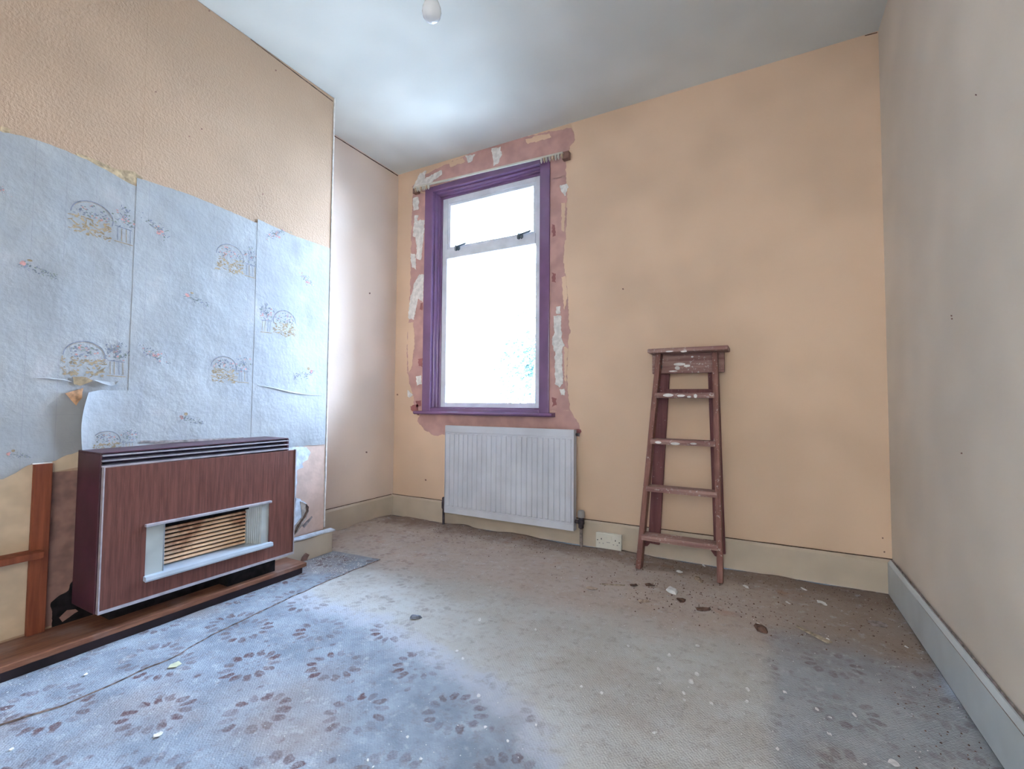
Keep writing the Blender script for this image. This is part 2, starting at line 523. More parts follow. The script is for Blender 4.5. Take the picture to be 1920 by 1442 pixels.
floor = shell('floor', MB().box(XL - T, XR + T, Y0 - 1.6, YB + TB, -0.15, -0.014), 'hearth_base', 'floor under the carpet')
ceiling = shell('ceiling', MB().box(XL - T, XR + T, Y0 - 1.6, YB + TB, H, H + 0.2), 'ceiling', 'white painted ceiling')
wb = MB()
wb.box(XL - T, WX0, YB, YB + TB, 0, H).box(WX1, XR + T, YB, YB + TB, 0, H).box(WX0, WX1, YB, YB + TB, 0, WZ0).box(WX0, WX1, YB, YB + TB, WZ1, H)
wall_back = shell('wall_back', wb, 'peach', 'peach painted wall with the window')
wall_right = shell('wall_right', MB().box(XR, XR + T, Y0, YB, 0, H), 'right', 'peach wall on the right, tinted for window light')
wall_left = shell('wall_left', MB().box(XL - T, XL, Y0, YB, 0, H), 'left', 'peach alcove wall beside the window')
wall_breast = shell('wall_breast', MB().box(XL, XB, YF, YC, 0, H), 'peach_stipple', 'chimney breast with peach paint above and old wallpaper below', bevel=0.006)
wr = MB()
wr.box(XL, DX0, Y0 - 0.12, Y0, 0, H).box(DX1, XR, Y0 - 0.12, Y0, 0, H).box(DX0, DX1, Y0 - 0.12, Y0, DZ1, H)
wall_front = shell('wall_front', wr, 'peach', 'wall behind the viewer with an opening added for fill light')
hw = MB()  # hall added behind the camera to bounce the fill light
hw.box(-1.4, XR + T, Y0 - 1.6, Y0 - 1.5, 0, H).box(-1.5, -1.4, Y0 - 1.6, Y0 - 0.12, 0, H).box(XR + 0.2, XR + T, Y0 - 1.5, Y0 - 0.12, 0, H)
wall_fill_hall = shell('wall_fill_hall', hw, 'hall', 'unseen hall walls added to bounce the fill light')
hl = bpy.data.lights.new('added_fill_light', 'POINT')  # unseen lamp, added to supply the room's fill light
hl.energy = FILL_STRENGTH
hl.color = FILL_COL
hl.shadow_soft_size = 0.12
hlo = bpy.data.objects.new('added_fill_light', hl)
COL.objects.link(hlo)
hlo.location = (-1.05, Y0 - 0.75, 1.9)

# skirting boards
def skirting(name, a, b, nrm, mat, label, gaps=True, h=BBH, th=0.02, line='dirt', line_w=0.004):
    a, b, n = Vector(a), Vector(b), Vector(nrm)
    mb = MB()
    p = [(0, 0), (th, 0), (th, h - 0.012), (th * 0.55, h), (0, h)]
    prof = lambda q: [q + n * d + Vector((0, 0, z)) for d, z in p]
    k = len(p); va, vb = prof(a), prof(b)
    mb.add(va + vb, [tuple(range(k)), tuple(range(2 * k - 1, k - 1, -1))] + [(i, (i + 1) % k, k + (i + 1) % k, k + i) for i in range(k)])
    o = shell(name, mb, mat, label)
    # dark strip standing in for the shadow gap and dirt along the top
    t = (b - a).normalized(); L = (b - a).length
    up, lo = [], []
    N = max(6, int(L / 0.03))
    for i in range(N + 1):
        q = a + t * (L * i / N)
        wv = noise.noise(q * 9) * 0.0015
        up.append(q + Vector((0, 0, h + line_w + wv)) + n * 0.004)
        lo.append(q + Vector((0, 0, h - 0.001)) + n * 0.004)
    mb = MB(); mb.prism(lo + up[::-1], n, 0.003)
    mb.build('shadow_gap_line', line, o)
    return o


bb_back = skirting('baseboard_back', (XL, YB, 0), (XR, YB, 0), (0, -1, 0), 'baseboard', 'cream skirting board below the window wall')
bb_right = skirting('baseboard_right', (XR, Y0, 0), (XR, YB - 0.02, 0), (-1, 0, 0), 'baseboard_r', 'cream skirting board on the right wall, tinted for window light', line='lilac_dirt', line_w=0.006)
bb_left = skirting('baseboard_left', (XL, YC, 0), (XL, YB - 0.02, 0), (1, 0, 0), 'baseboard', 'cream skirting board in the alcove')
# loose lilac grey ledge line on the right skirting: old paint band along the top
MB().prism([(XR - 0.0202, Y0, 0.128), (XR - 0.0202, 2.2, 0.137), (XR - 0.0202, 2.2, 0.1375), (XR - 0.0202, Y0, 0.1375)], (-1, 0, 0), 0.0006).build('paint_band', 'lilac_dirt', bb_right)

# ------------------------------------------------------------------ carpet
CX0, CX1, CY0, CY1 = XL + 0.021, XR - 0.021, Y0 + 0.002, YB - 0.021


def carpet_z(x, y):
    z = 0.0025 * noise.noise(Vector((x * 2.1, y * 2.1, 0))) + 0.0016 * noise.noise(Vector((x * 7, y * 7, 3)))
    # the edge is rucked up along the window wall and in the alcove
    d = CY1 - y
    if d < 0.16:
        k = max(0, 1 - d / 0.16)
        z += 0.020 * k * k * max(0, noise.noise(Vector((x * 6.5, 1.3, 0))) + 0.35) * (1 if x < -0.4 else 0.35)
    if y > 1.8 and x - CX0 < 0.14:
        z += 0.02 * (1 - (x - CX0) / 0.14) ** 2 * (0.5 + noise.noise(Vector((3.3, y * 7, 0))))
    return z


def carpet():
    sx = 0.03
    nx = int((CX1 - CX0) / sx); ny = int((CY1 - CY0) / sx)
    vs, idx, fs = [], {}, []
    def X(i): return CX0 + (CX1 - CX0) * i / nx
    def Y(j): return CY0 + (CY1 - CY0) * j / ny
    def vid(i, j):
        if (i, j) not in idx:
            x, y = X(i), Y(j)
            yy = y
            if j == ny: yy = y - 0.012 - 0.020 * max(0, noise.noise(Vector((x * 11, 0.4, 7))) + 0.1)
            idx[(i, j)] = len(vs); vs.append((x, yy, carpet_z(x, y)))
        return idx[(i, j)]
    for i in range(nx):
        for j in range(ny):
            xc, yc = (X(i) + X(i + 1)) / 2, (Y(j) + Y(j + 1)) / 2
            if xc < XB + 0.055 and YF - 0.02 < yc < YC + 0.03: continue
            if xc < -1.985 and YF - 0.0 < yc < 1.53: continue
            fs.append((vid(i, j), vid(i + 1, j), vid(i + 1, j + 1), vid(i, j + 1)))
    me = bpy.data.meshes.new('carpet'); me.from_pydata(vs, [], fs); me.update()
    me.materials.append(MT['carpet']); me.materials.append(MT['carpet_edge'])
    me.polygons.foreach_set('use_smooth', [True] * len(fs))
    o = bpy.data.objects.new('carpet', me); COL.objects.link(o)
    s = o.modifiers.new('solid', 'SOLIDIFY'); s.thickness = 0.012; s.offset = -1; s.material_offset_rim = 1
    return tag(o, 'worn blue grey fitted carpet with brown petal rings covering the floor', 'carpet')


carpet()


def carpet_strip():
    ys = [YF - 0.3 + (1.83 - YF + 0.3) * i / 60 for i in range(61)]
    edge = [(-0.5, -1.72), (0.45, -1.735), (0.57, -1.69), (0.85, -1.70), (0.98, -1.74), (1.36, -1.785), (1.6, -1.80), (1.83, -1.80)]
    vs, fs = [], []
    NX = 8
    for k, y in enumerate(ys):
        xr = float(np.interp(y, [e[0] for e in edge], [e[1] for e in edge])) + 0.008 * noise.noise(Vector((0, y * 14, 2)))
        xl = -1.976 if y < 1.535 else XB + 0.04
        for i in range(NX + 1):
            x = xl + (xr - xl) * i / NX
            yy = y
            if k == 60: yy = 1.835 + 0.03 * (i / NX) + 0.01 * noise.noise(Vector((x * 20, 5, 5)))
            vs.append((x, yy, carpet_z(x, y) + 0.005 + 0.0010 * noise.noise(Vector((x * 9, y * 9, 8)))))
    for k in range(60):
        for i in range(NX):
            a = k * (NX + 1) + i
            fs.append((a, a + 1, a + NX + 2, a + NX + 1))
    me = bpy.data.meshes.new('carpet_strip'); me.from_pydata(vs, [], fs); me.update()
    me.materials.append(MT['carpet_strip']); me.materials.append(MT['carpet_edge'])
    me.polygons.foreach_set('use_smooth', [True] * len(fs))
    o = bpy.data.objects.new('carpet_strip', me); COL.objects.link(o)
    s = o.modifiers.new('solid', 'SOLIDIFY'); s.thickness = 0.0045; s.offset = -1; s.material_offset_rim = 1
    e = o.modifiers.new('split', 'EDGE_SPLIT'); e.split_angle = R(40)
    return tag(o, 'narrow dusty carpet offcut lying along the hearth', 'carpet')


carpet_strip()

# ------------------------------------------------------------------ window
win = tag(empty('window_1'), 'glare tinted maroon timber window with white sash and fanlight', kind='structure')
FY = YB - 0.010                                         # face of the frame
IX0, IX1, IZ0, IZ1 = -2.118, -1.250, 0.800, 2.388        # inner edge of the face
# jambs and head: flat face, then beads stepping back to the sash
steps = [(0.000, FY, FY + 0.035), (0.012, FY + 0.026, FY + 0.060), (0.021, FY + 0.054, FY + 0.085), (0.032, FY + 0.078, FY + 0.13)]
for sgn, xo, xi in ((1, WX0, IX0), (-1, WX1, IX1)):
    mb = MB()
    lo, hi = sorted((xo + sgn * 0.0, xi))
    mb.box(lo, hi, FY, YB + 0.12, WZ0, WZ1)
    jamb = mb.build('jamb', 'frame', win, bevel=0.004)
    for k, (d, ya, yb_) in enumerate(steps[1:]):
        lo, hi = sorted((xi - sgn * 0.002, xi + sgn * d))
        MB().box(lo, hi, ya, yb_, IZ0, IZ1).build('bead', 'frame', jamb, bevel=0.006, seg=4)
head = MB().box(IX0, IX1, FY, YB + 0.12, IZ1, WZ1).build('head', 'frame', win, bevel=0.004)
for d, ya, yb_ in steps[1:]:
    MB().box(IX0 + d, IX1 - d, ya, yb_, IZ1 - d, IZ1 + 0.002).build('bead', 'frame', head, bevel=0.004)
cill = MB().box(IX0, IX1, FY, YB + 0.12, WZ0, IZ0).build('bottom_rail', 'frame', win, bevel=0.004)
MB().box(IX0, IX1, FY + 0.03, FY + 0.07, IZ0, IZ0 + 0.008).build('bead', 'frame', cill, bevel=0.003)
mb = MB()
prof = [(0, 0), (-0.045, 0), (-0.055, 0.006), (-0.058, 0.012), (-0.055, 0.019), (-0.045, 0.024), (0, 0.026)]
vs = [(x, YB + a, 0.754 + b) for x in (-2.232, -1.140) for a, b in prof]
k = len(prof)
mb.add(vs, [tuple(range(k)), tuple(range(2 * k - 1, k - 1, -1))] + [(i, (i + 1) % k, k + (i + 1) % k, k + i) for i in range(k)])
mb.build('window_board', 'frame', win)
# sash: white casement with fanlight
SY0, SY1 = 2.745, 2.785
SX0, SX1, SZ0, SZ1 = -2.086, -1.282, 0.806, 2.356
GX0, GX1 = -2.044, -1.318
TR0, TR1 = 1.900, 1.972
sash = MB()
sash.box(SX0, GX0, SY0, SY1, SZ0, SZ1).box(GX1, SX1, SY0, SY1, SZ0, SZ1).box(GX0, GX1, SY0, SY1, SZ0, 0.840).box(GX0, GX1, SY0, SY1, 2.318, SZ1)
sash_o = sash.build('sash_frame', 'sash', win, bevel=0.003)
bx('transom', 'sash', win, GX0, GX1, SY0 - 0.006, SY1, TR0, TR1, 0.004)
fan = MB()
fan.box(GX0, GX0 + 0.022, SY0 + 0.008, SY1 - 0.004, TR1, 2.318).box(GX1 - 0.022, GX1, SY0 + 0.008, SY1 - 0.004, TR1, 2.318)
fan.box(GX0 + 0.022, GX1 - 0.022, SY0 + 0.008, SY1 - 0.004, TR1, TR1 + 0.018).box(GX0 + 0.022, GX1 - 0.022, SY0 + 0.008, SY1 - 0.004, 2.300, 2.318)
fan_o = fan.build('fanlight_frame', 'sash', win, bevel=0.002)
bx('pane', 'glass', fan_o, GX0 + 0.02, GX1 - 0.02, SY0 + 0.02, SY0 + 0.024, TR1 + 0.016, 2.302)
bx('pane', 'glass', sash_o, GX0 - 0.005, GX1 + 0.005, SY0 + 0.02, SY0 + 0.024, 0.836, TR0 + 0.004)
for cx in (-1.945, -1.43):
    mb = MB()
    mb.box(cx - 0.022, cx + 0.022, SY0 - 0.014, SY0 - 0.005, 1.952, 1.974)
    mb.beam((cx - 0.01, SY0 - 0.02, 1.972), (cx + 0.085, SY0 - 0.022, 1.985), 0.008, 0.012, (0, 0, 1))
    mb.box(cx - 0.012, cx + 0.0, SY0 - 0.026, SY0 - 0.012, 1.944, 1.984)
    mb.box(cx + 0.01, cx + 0.018, SY0 - 0.02, SY0 - 0.012, 1.944, 1.956)
    mb.build('window_catch', 'catch', win)

# exposed plaster, filler and paint blots around the window
def P(*a): return [tuple(a[i:i + 2]) for i in range(0, len(a), 2)]


L = 0.0
patch('plaster_patch', 'back', P(772, 352, 790, 330, 812, 320, 880, 288, 960, 262, 1040, 245, 1072, 240, 1078, 262, 1062, 290, 1060, 330, 1026, 340, 1020, 300, 800, 352, 800, 362), 'plaster', wall_back, 0, 0.001, 0.006, seed=1, step=0.007, low=1.6)
patch('plaster_patch', 'back', P(1026, 338, 1060, 330, 1062, 350, 1063, 420, 1056, 490, 1064, 545, 1068, 620, 1062, 700, 1068, 768, 1070, 770.9, 1026, 770.9), 'plaster', wall_back, 0, 0.001, 0.006, seed=2, step=0.007, low=1.6)
patch('plaster_patch', 'back', P(774, 362, 802, 362, 802, 770.9, 778, 770.9, 775, 745, 764, 700, 763, 650, 768, 580, 770, 520, 771, 440), 'plaster', wall_back, 0, 0.001, 0.006, seed=3, step=0.007, low=1.6)
patch('plaster_patch', 'back', P(790, 771, 1070, 771, 1088, 798, 1086, 820, 1070, 815, 1020, 812, 900, 812, 840, 812, 815, 818, 795, 805, 782, 790), 'plaster', wall_back, 0, 0.001, 0.006, seed=4, step=0.007, low=1.6)
fills = [
    P(776, 350, 788, 325, 800, 320, 797, 335, 828, 318, 830, 326, 808, 344, 790, 356),
    P(775, 371, 786, 369, 785, 392, 777, 395, 774, 384),
    P(778, 404, 784, 403, 783, 414, 789, 412, 796, 414, 795, 440, 792, 470, 789, 488, 782, 484, 780, 445, 774, 443),
    P(770, 476, 779, 476, 781, 505, 772, 500),
    P(786, 514, 795, 514, 793, 566, 784, 560, 776, 600, 765, 596, 768, 570, 776, 535),
    P(780, 706, 790, 704, 791, 720, 782, 722),
    P(765, 732, 775, 740, 768, 746, 764, 742),
    P(873, 292, 890, 290, 886, 302, 878, 306),
    P(921, 280, 938, 276, 941, 290, 934, 308, 926, 310, 924, 298),
    P(1050, 347, 1062, 345, 1066, 352, 1060, 368, 1052, 360),
    P(1044, 576, 1051, 575, 1052, 588, 1043, 588),
    P(1038, 592, 1053, 592, 1053, 632, 1058, 646, 1054, 655, 1056, 718, 1049, 726, 1042, 720, 1040, 660, 1036, 645, 1039, 620),
    P(1049, 730, 1060, 729, 1060, 740, 1052, 741)]
for i, f in enumerate(fills):
    patch('filler_patch', 'back', f, 'filler', wall_back, 0.001, 0.0018, 0.007, seed=10 + i, step=0.006, low=0.9)
for i, f in enumerate([P(766, 606, 775, 604, 778, 640, 772, 690, 766, 700, 764, 650), P(1054, 520, 1062, 518, 1064, 560, 1058, 580, 1055, 550), P(1058, 650, 1065, 655, 1062, 730, 1058, 700),
                       P(770, 560, 776, 556, 774, 585, 768, 598), P(985, 262, 1030, 250, 1034, 258, 990, 270), P(840, 306, 868, 296, 872, 304, 845, 314), P(1052, 380, 1060, 382, 1058, 440, 1053, 430)]):
    patch('paint_island', 'back', f, 'peach', wall_back, 0.001, 0.0012, 0.006, seed=50 + i, step=0.006, low=1.0)
for i, f in enumerate([P(784, 674, 793, 672, 792, 688, 786, 686), P(788, 570, 793, 568, 793, 580, 788, 580), P(1036, 745, 1044, 746, 1043, 758, 1036, 762),
                       P(1036, 420, 1040, 424, 1041, 440, 1036, 444), P(1074, 806, 1088, 806, 1088, 816, 1076, 818), P(780, 752, 790, 750, 790, 762, 780, 764),
                       P(770, 762, 784, 758, 786, 778, 772, 772), P(1036, 512, 1042, 515, 1040, 530, 1036, 528)]):
    patch('paint_blot', 'back', f, 'maroon_blot', wall_back, 0.001, 0.001, 0.008, seed=30 + i, step=0.006, low=1.0)
# nail holes and scuffs
for pl, par, lst in (('back', wall_back, [(1655, 1009), (1658, 1035), (1648, 20), (798, 900), (1168, 542), (745, 740)]), ('breast', wall_breast, [(355, 256), (378, 242), (493, 364), (392, 20), (517, 132), (292, 172)]),
                     ('right', wall_right, [(1830, 178), (1784, 592), (1803, 850), (1785, 598)]), ('left', wall_left, [(687, 848), (693, 550)])):
    for u, v in lst:
        patch('wall_chip', pl, P(u - 1.5, v - 1.2, u + 1.2, v - 1.5, u + 1.8, v + 1.2, u - 0.8, v + 1.5), 'brown_wall', par, 0.0, 0.0006, 0.001, seed=u)
# hairline cracks where walls meet the ceiling
for pl, par, a, b in (('left', wall_left, (626, 253.5), (746, 328.5)), ('breast', wall_breast, (470, 73), (624, 189)), ('back', wall_back, (1622, 66), (1645, 60))):
    patch('ceiling_crack', pl, [a, b, (b[0] - 0.2, b[1] + 1.8), (a[0] - 0.2, a[1] + 1.6)], 'dirt', par, 0.0, 0.0006, 0.0015, seed=int(a[0]), step=0.03)

# ------------------------------------------------------------------ curtain rail
ct = tag(empty('curtain_rail'), 'white curtain rail with beige gliders across the top of the window', 'curtain rail')
a, b = at(773, 353, 1, 2.625), at(1064, 284.5, 1, 2.625)
t = (b - a).normalized()
MB().beam(a + t * 0.012, b - t * 0.03, 0.012, 0.014, (0, 0, 1)).build('rail', 'socket', ct, bevel=0.002)
for q, d in ((a, 0.018), (b, -0.018)):
    c_ = q + t * d
    MB().box(c_.x - 0.022, c_.x + 0.022, 2.634, YB, c_.z - 0.034, c_.z + 0.012).build('bracket', 'brown_wall', ct, bevel=0.002)
for s0, n, dr in ((0.035, 8, 1), (0.04, 8, -1)):
    for i in range(n):
        dist = s0 + i * (0.017 if dr == 1 else 0.020) + random.uniform(-0.003, 0.003)
        q = (a + t * dist) if dr == 1 else (b - t * dist)
        mb = MB(); mb.box(q.x - 0.005, q.x + 0.005, q.y - 0.007, q.y + 0.007, q.z - 0.026, q.z - 0.006)
        mb.box(q.x - 0.002, q.x + 0.003, q.y - 0.003, q.y + 0.003, q.z - 0.036, q.z - 0.026)
        mb.build('glider', 'socket' if i % 3 else 'cream_wall', ct)

# ------------------------------------------------------------------ wallpaper on the chimney breast
def bump_x(y, z):
    return 0.0025 + 0.0022 * noise.noise(Vector((3.1, y * 7, z * 5))) + 0.0010 * noise.noise(Vector((9.1, y * 19, z * 15)))


def sheet(name, top, bot, parent, extra=0.0, seed=0, amp=0.004):
    y0, y1 = top[0][0], top[-1][0]
    NY, NZ = max(4, int((y1 - y0) / 0.014)), 64
    vs, fs = [], []
    for i in range(NY + 1):
        y = y0 + (y1 - y0) * i / NY
        zt = float(np.interp(y, [p[0] for p in top], [p[1] for p in top])) + amp * noise.noise(Vector((seed, y * 45, 1)))
        zb = float(np.interp(y, [p[0] for p in bot], [p[1] for p in bot])) + 2 * amp * noise.noise(Vector((seed, y * 30, 9)))
        for j in range(NZ + 1):
            z = zb + (zt - zb) * j / NZ
            vs.append((XB + extra + bump_x(y, z), y, z))
    for i in range(NY):
        for j in range(NZ):
            p = i * (NZ + 1) + j
            fs.append((p, p + NZ + 1, p + NZ + 2, p + 1))
    me = bpy.data.meshes.new(name); me.from_pydata(vs, [], fs); me.update(); me.materials.append(MT['wallpaper'])
    me.polygons.foreach_set('use_smooth', [True] * len(fs))
    o = bpy.data.objects.new(name, me); COL.objects.link(o); o.parent = parent
    s = o.modifiers.new('solid', 'SOLIDIFY'); s.thickness = 0.0012; s.offset = -1
    e = o.modifiers.new('split', 'EDGE_SPLIT'); e.split_angle = R(40)
    return o


def yz(u, v):
    p = at(u, v, 0, XB + 0.003)
    return (p.y, p.z)


def line(*a): return [yz(a[i], a[i + 1]) for i in range(0, len(a), 2)]


top1 = [(YF + 0.002, 1.705)] + line(12, 249, 60, 259, 110, 277, 160, 298, 205, 322, 240, 342, 263, 352)
bot1 = [(YF + 0.002, 0.61)] + line(8, 900, 40, 880, 60, 868, 96, 868, 120, 856, 142, 846, 263, 838)
s1 = sheet('wallpaper_sheet', top1, bot1, wall_breast, seed=1)
top2 = line(257, 333, 310, 350, 350, 363, 400, 383, 440, 400, 488, 421)
bot2 = line(257, 860, 488, 850)
s2 = sheet('wallpaper_sheet', top2, bot2, wall_breast, 0.0008, seed=2, amp=0.0025)
top3 = line(483, 411, 520, 428, 550, 442, 580, 452, 611, 463)
bot3 = line(477, 845, 540, 838, 560, 837, 604, 834)
s3 = sheet('wallpaper_sheet', [(s2_y, z) for s2_y, z in top3[:-1]] + [(1.795, top3[-1][1])], bot3[:-1] + [(1.795, bot3[-1][1])], wall_breast, 0.0016, seed=3, amp=0.0025)
# white bead down the outer corner of the breast
MB().tube([(XB + 0.0005, YC - 0.0005, 0.14), (XB + 0.0005, YC - 0.0005, H - 0.002)], 0.0045, 8).build('corner_bead', 'filler', wall_breast)

# faded print: arched gate with flower baskets, and small sprigs
def motif(kind, u, v, wpx, parent, extra, flip=1, seed=0, mats=('print_ochre', 'print_grey', 'print_pink', 'print_green')):
    rnd = random.Random(seed)
    cy_, cz_ = yz(u, v)
    w_ = abs(yz(u + wpx / 2, v)[0] - yz(u - wpx / 2, v)[0])
    s = w_
    mb = MB()
    def put(pts, mi):
        vs = []
        for a, b in pts:
            y = cy_ + flip * a * s; z = cz_ + b * s
            y = min(y, YC - 0.012)
            vs.append((XB + extra + bump_x(y, z) + 0.0007, y, z))
        mb.add(vs, [tuple(range(len(vs)))], mi)
    def blob(a, b, r, mi, k=6):
        ph = rnd.random() * 6; e = rnd.uniform(0.45, 1.0)
        put([(a + r * math.cos(ph + 2 * math.pi * i / k), b + r * e * math.sin(ph + 2 * math.pi * i / k)) for i in range(k)], mi)
    def stroke(pts, wd, mi):
        for (a, b), (c_, d) in zip(pts[:-1], pts[1:]):
            n = Vector((-(d - b), c_ - a)); n = n.normalized() * wd / 2 if n.length else n
            put([(a - n.x, b - n.y), (c_ - n.x, d - n.y), (c_ + n.x, d + n.y), (a + n.x, b + n.y)], mi)
    if kind == 'basket':
        arc = [(-0.20 + 0.29 * math.cos(R(t)), 0.02 + 0.26 * math.sin(R(t))) for t in range(180, -20, -14)]
        stroke(arc, 0.016, 1); stroke([(p[0] * 0.96 - 0.006, p[1] * 0.94) for p in arc[2:-2]], 0.006, 0)
        for i in range(80):
            a_ = rnd.uniform(-0.48, 0.08); b_ = rnd.uniform(-0.32, -0.02)
            if rnd.random() < 0.75: stroke([(a_, b_), (a_ + rnd.uniform(-0.05, 0.06), b_ + rnd.uniform(-0.03, 0.03)), (a_ + rnd.uniform(-0.06, 0.09), b_ + rnd.uniform(-0.04, 0.04))], 0.014, 0)
            else: blob(a_, b_, rnd.uniform(0.012, 0.03), 0)
        for i in range(60):
            t_ = rnd.uniform(0, math.pi); q = rnd.uniform(0, 0.9) ** 0.6
            a_ = -0.20 + 0.27 * q * math.cos(t_); b_ = 0.0 + 0.24 * q * math.sin(t_)
            blob(a_, b_, rnd.uniform(0.010, 0.022), rnd.choice((1, 1, 2, 3)))
        # plinth with a vase
        for dx in (0.16, 0.22, 0.29, 0.35): stroke([(dx, -0.04), (dx + 0.01, -0.28)], 0.010, rnd.choice((0, 1)))
        stroke([(0.12, -0.02), (0.38, -0.04)], 0.014, 1); stroke([(0.12, -0.30), (0.40, -0.31)], 0.014, 0)
        for i in range(75):
            t_ = rnd.uniform(0, 6.28); q = rnd.uniform(0, 0.2)
            a_, b_ = 0.26 + q * math.cos(t_), 0.14 + 1.1 * q * math.sin(t_)
            if rnd.random() < 0.5: stroke([(a_, b_), (a_ + rnd.uniform(-0.05, 0.05), b_ + rnd.uniform(-0.01, 0.06))], 0.012, 1)
            else: blob(a_, b_, rnd.uniform(0.010, 0.024), rnd.choice((1, 1, 3, 3, 2)))
    elif kind == 'sprig':
        for i in range(60):
            t_ = rnd.gauss(0, 0.2); a_ = -0.1 + t_; b_ = 0.12 - 0.55 * t_ + rnd.gauss(0, 0.08)
            if rnd.random() < 0.55: stroke([(a_, b_), (a_ + rnd.uniform(-0.10, 0.10), b_ + rnd.uniform(-0.08, 0.08))], 0.022, rnd.choice((1, 3, 1)))
            else: blob(a_, b_, rnd.uniform(0.016, 0.036), rnd.choice((1, 3, 2)))
        for i in range(3): blob(-0.05 + rnd.uniform(-0.12, 0.12), 0.05 + rnd.uniform(-0.1, 0.1), rnd.uniform(0.04, 0.07), 2, 8)
    else:                                              # rose with trailing leaves
        for i in range(7): blob(-0.30 + rnd.uniform(-0.03, 0.03), 0.05 + rnd.uniform(-0.05, 0.05), rnd.uniform(0.03, 0.055), 2, 8)
        blob(-0.16, 0.17, 0.06, 0, 8)
        for i in range(60):
            a_ = rnd.uniform(-0.35, 0.42); b_ = -0.05 - 0.28 * a_ + rnd.gauss(0, 0.05)
            if rnd.random() < 0.6: stroke([(a_, b_), (a_ + rnd.uniform(-0.08, 0.08), b_ + rnd.uniform(-0.06, 0.06))], 0.018, rnd.choice((1, 3, 1)))
            else: blob(a_, b_, rnd.uniform(0.012, 0.03), rnd.choice((1, 3)))
    return mb.build('printed_motif', list(mats), parent, recalc=False)


for i, (k, u, v, w_, par, ex, fl) in enumerate([
        ('basket', 200, 416, 132, s1, 0, 1), ('basket', 186, 672, 132, s1, 0, 1), ('basket', 214, 828, 90, s1, 0.013, 1),
        ('rose', 70, 502, 90, s1, 0, 1), ('rose', 34, 852, 60, s1, 0, 1), ('sprig', 5, 358, 40, s1, 0, 1),
        ('basket', 449, 488, 86, s2, 0.0008, 1), ('basket', 436, 692, 80, s2, 0.0008, 1),
        ('sprig', 300, 436, 62, s2, 0.0008, 1), ('sprig', 294, 672, 62, s2, 0.0008, 1),
        ('rose', 368, 560, 56, s2, 0.0008, 1), ('rose', 357, 785, 56, s2, 0.0008, 1),
        ('basket', 519, 602, 74, s3, 0.0016, -1), ('sprig', 577, 530, 34, s3, 0.0016, 1), ('sprig', 516, 442, 46, s3, 0.0016, -1), ('rose', 570, 700, 48, s3, 0.0016, -1)]):
    motif(k, u, v, w_, par, ex, fl, seed=100 + i)
# painted over paper edge, ochre remains above the left sheet
patch('paper_remnant', 'breast', P(140, 286, 170, 296, 215, 316, 250, 322, 268, 334, 262, 350, 215, 333, 180, 318, 148, 300), 'ochre_stain', wall_breast, 0, 0.0012, 0.004, seed=71)
patch('paper_remnant', 'breast', P(0, 236, 22, 243, 16, 250, 0, 247), 'ochre_stain', wall_breast, 0, 0.0012, 0.004, seed=72)
# seam of the painted lining paper above
patch_w('lining_seam', 'breast', [(0.884, 1.735), (0.8865, 1.735), (0.8865, 2.55), (0.884, 2.55)], 'peach_stipple', wall_breast, 0, 0.0006, 0.0006, 8)
# rusty stains behind the torn flap
patch_s = lambda n, px, mt, sd, lift=0.0058: patch(n, 'breast', px, mt, s1, lift, 0.0004, 0.004, seed=sd)
patch_s('damp_stain', P(122, 738, 138, 732, 156, 728, 152, 745, 142, 760, 132, 750), 'rust_stain', 73)
patch_s('damp_stain', P(134, 706, 160, 708, 172, 714, 150, 724, 136, 720), 'print_ochre', 74)
# peeling flap above the fire
def flap():
    y0, z0 = yz(150, 846); y1, z1 = yz(258, 733)
    vs, fs = [], []
    NY, NZ = 16, 14
    for i in range(NY + 1):
        for j in range(NZ + 1):
            a_, b_ = i / NY, j / NZ
            z = 0.655 + (z1 - 0.655) * b_
            y = y0 + (y1 - y0) * a_ - 0.010 * math.sin(b_ * math.pi) * (1 - a_) + 0.006 * b_ * (1 - a_)
            curl = 0.020 * (1 - a_) ** 3 * (0.4 + 0.6 * b_)
            zz = z - (0.02 * max(0, 0.25 - a_) * 2 * b_)
            vs.append((XB + 0.0058 + 0.006 * (1 - a_ * 0.8) + curl + 0.0015 * noise.noise(Vector((y * 22, z * 18, 4))), y, zz + 0.003 * noise.noise(Vector((y * 60, 3, 3))) * b_))
    for i in range(NY):
        for j in range(NZ):
            p = i * (NZ + 1) + j
            fs.append((p, p + NZ + 1, p + NZ + 2, p + 1))
    me = bpy.data.meshes.new('torn_flap'); me.from_pydata(vs, [], fs); me.update(); me.materials.append(MT['wallpaper'])
    me.polygons.foreach_set('use_smooth', [True] * len(fs))
    o = bpy.data.objects.new('torn_flap', me); COL.objects.link(o); o.parent = s1
    s = o.modifiers.new('solid', 'SOLIDIFY'); s.thickness = 0.001; s.offset = 1
    e = o.modifiers.new('split', 'EDGE_SPLIT'); e.split_angle = R(40)


flap()
def curl_strip(pts, drop, out_, parent, name='torn_curl'):
    """a lip of paper hanging off a horizontal tear"""
    vs, fs = [], []
    n = len(pts)
    for k, (u, v) in enumerate(pts):
        y, z = yz(u, v)
        sh = math.sin(math.pi * k / (n - 1)) if 0 < k < n - 1 else 0.15
        for q in range(5):
            f_ = q / 4
            vs.append((XB + 0.005 + out_ * sh * f_ ** 1.5 + 0.001, y, z - drop * sh * f_))
    for k in range(n - 1):
        for q in range(4):
            p = k * 5 + q
            fs.append((p, p + 5, p + 6, p + 1))
    me = bpy.data.meshes.new(name); me.from_pydata(vs, [], fs); me.update(); me.materials.append(MT['wallpaper'])
    o = bpy.data.objects.new(name, me); COL.objects.link(o); o.parent = parent
    s = o.modifiers.new('solid', 'SOLIDIFY'); s.thickness = 0.0008; s.offset = 1


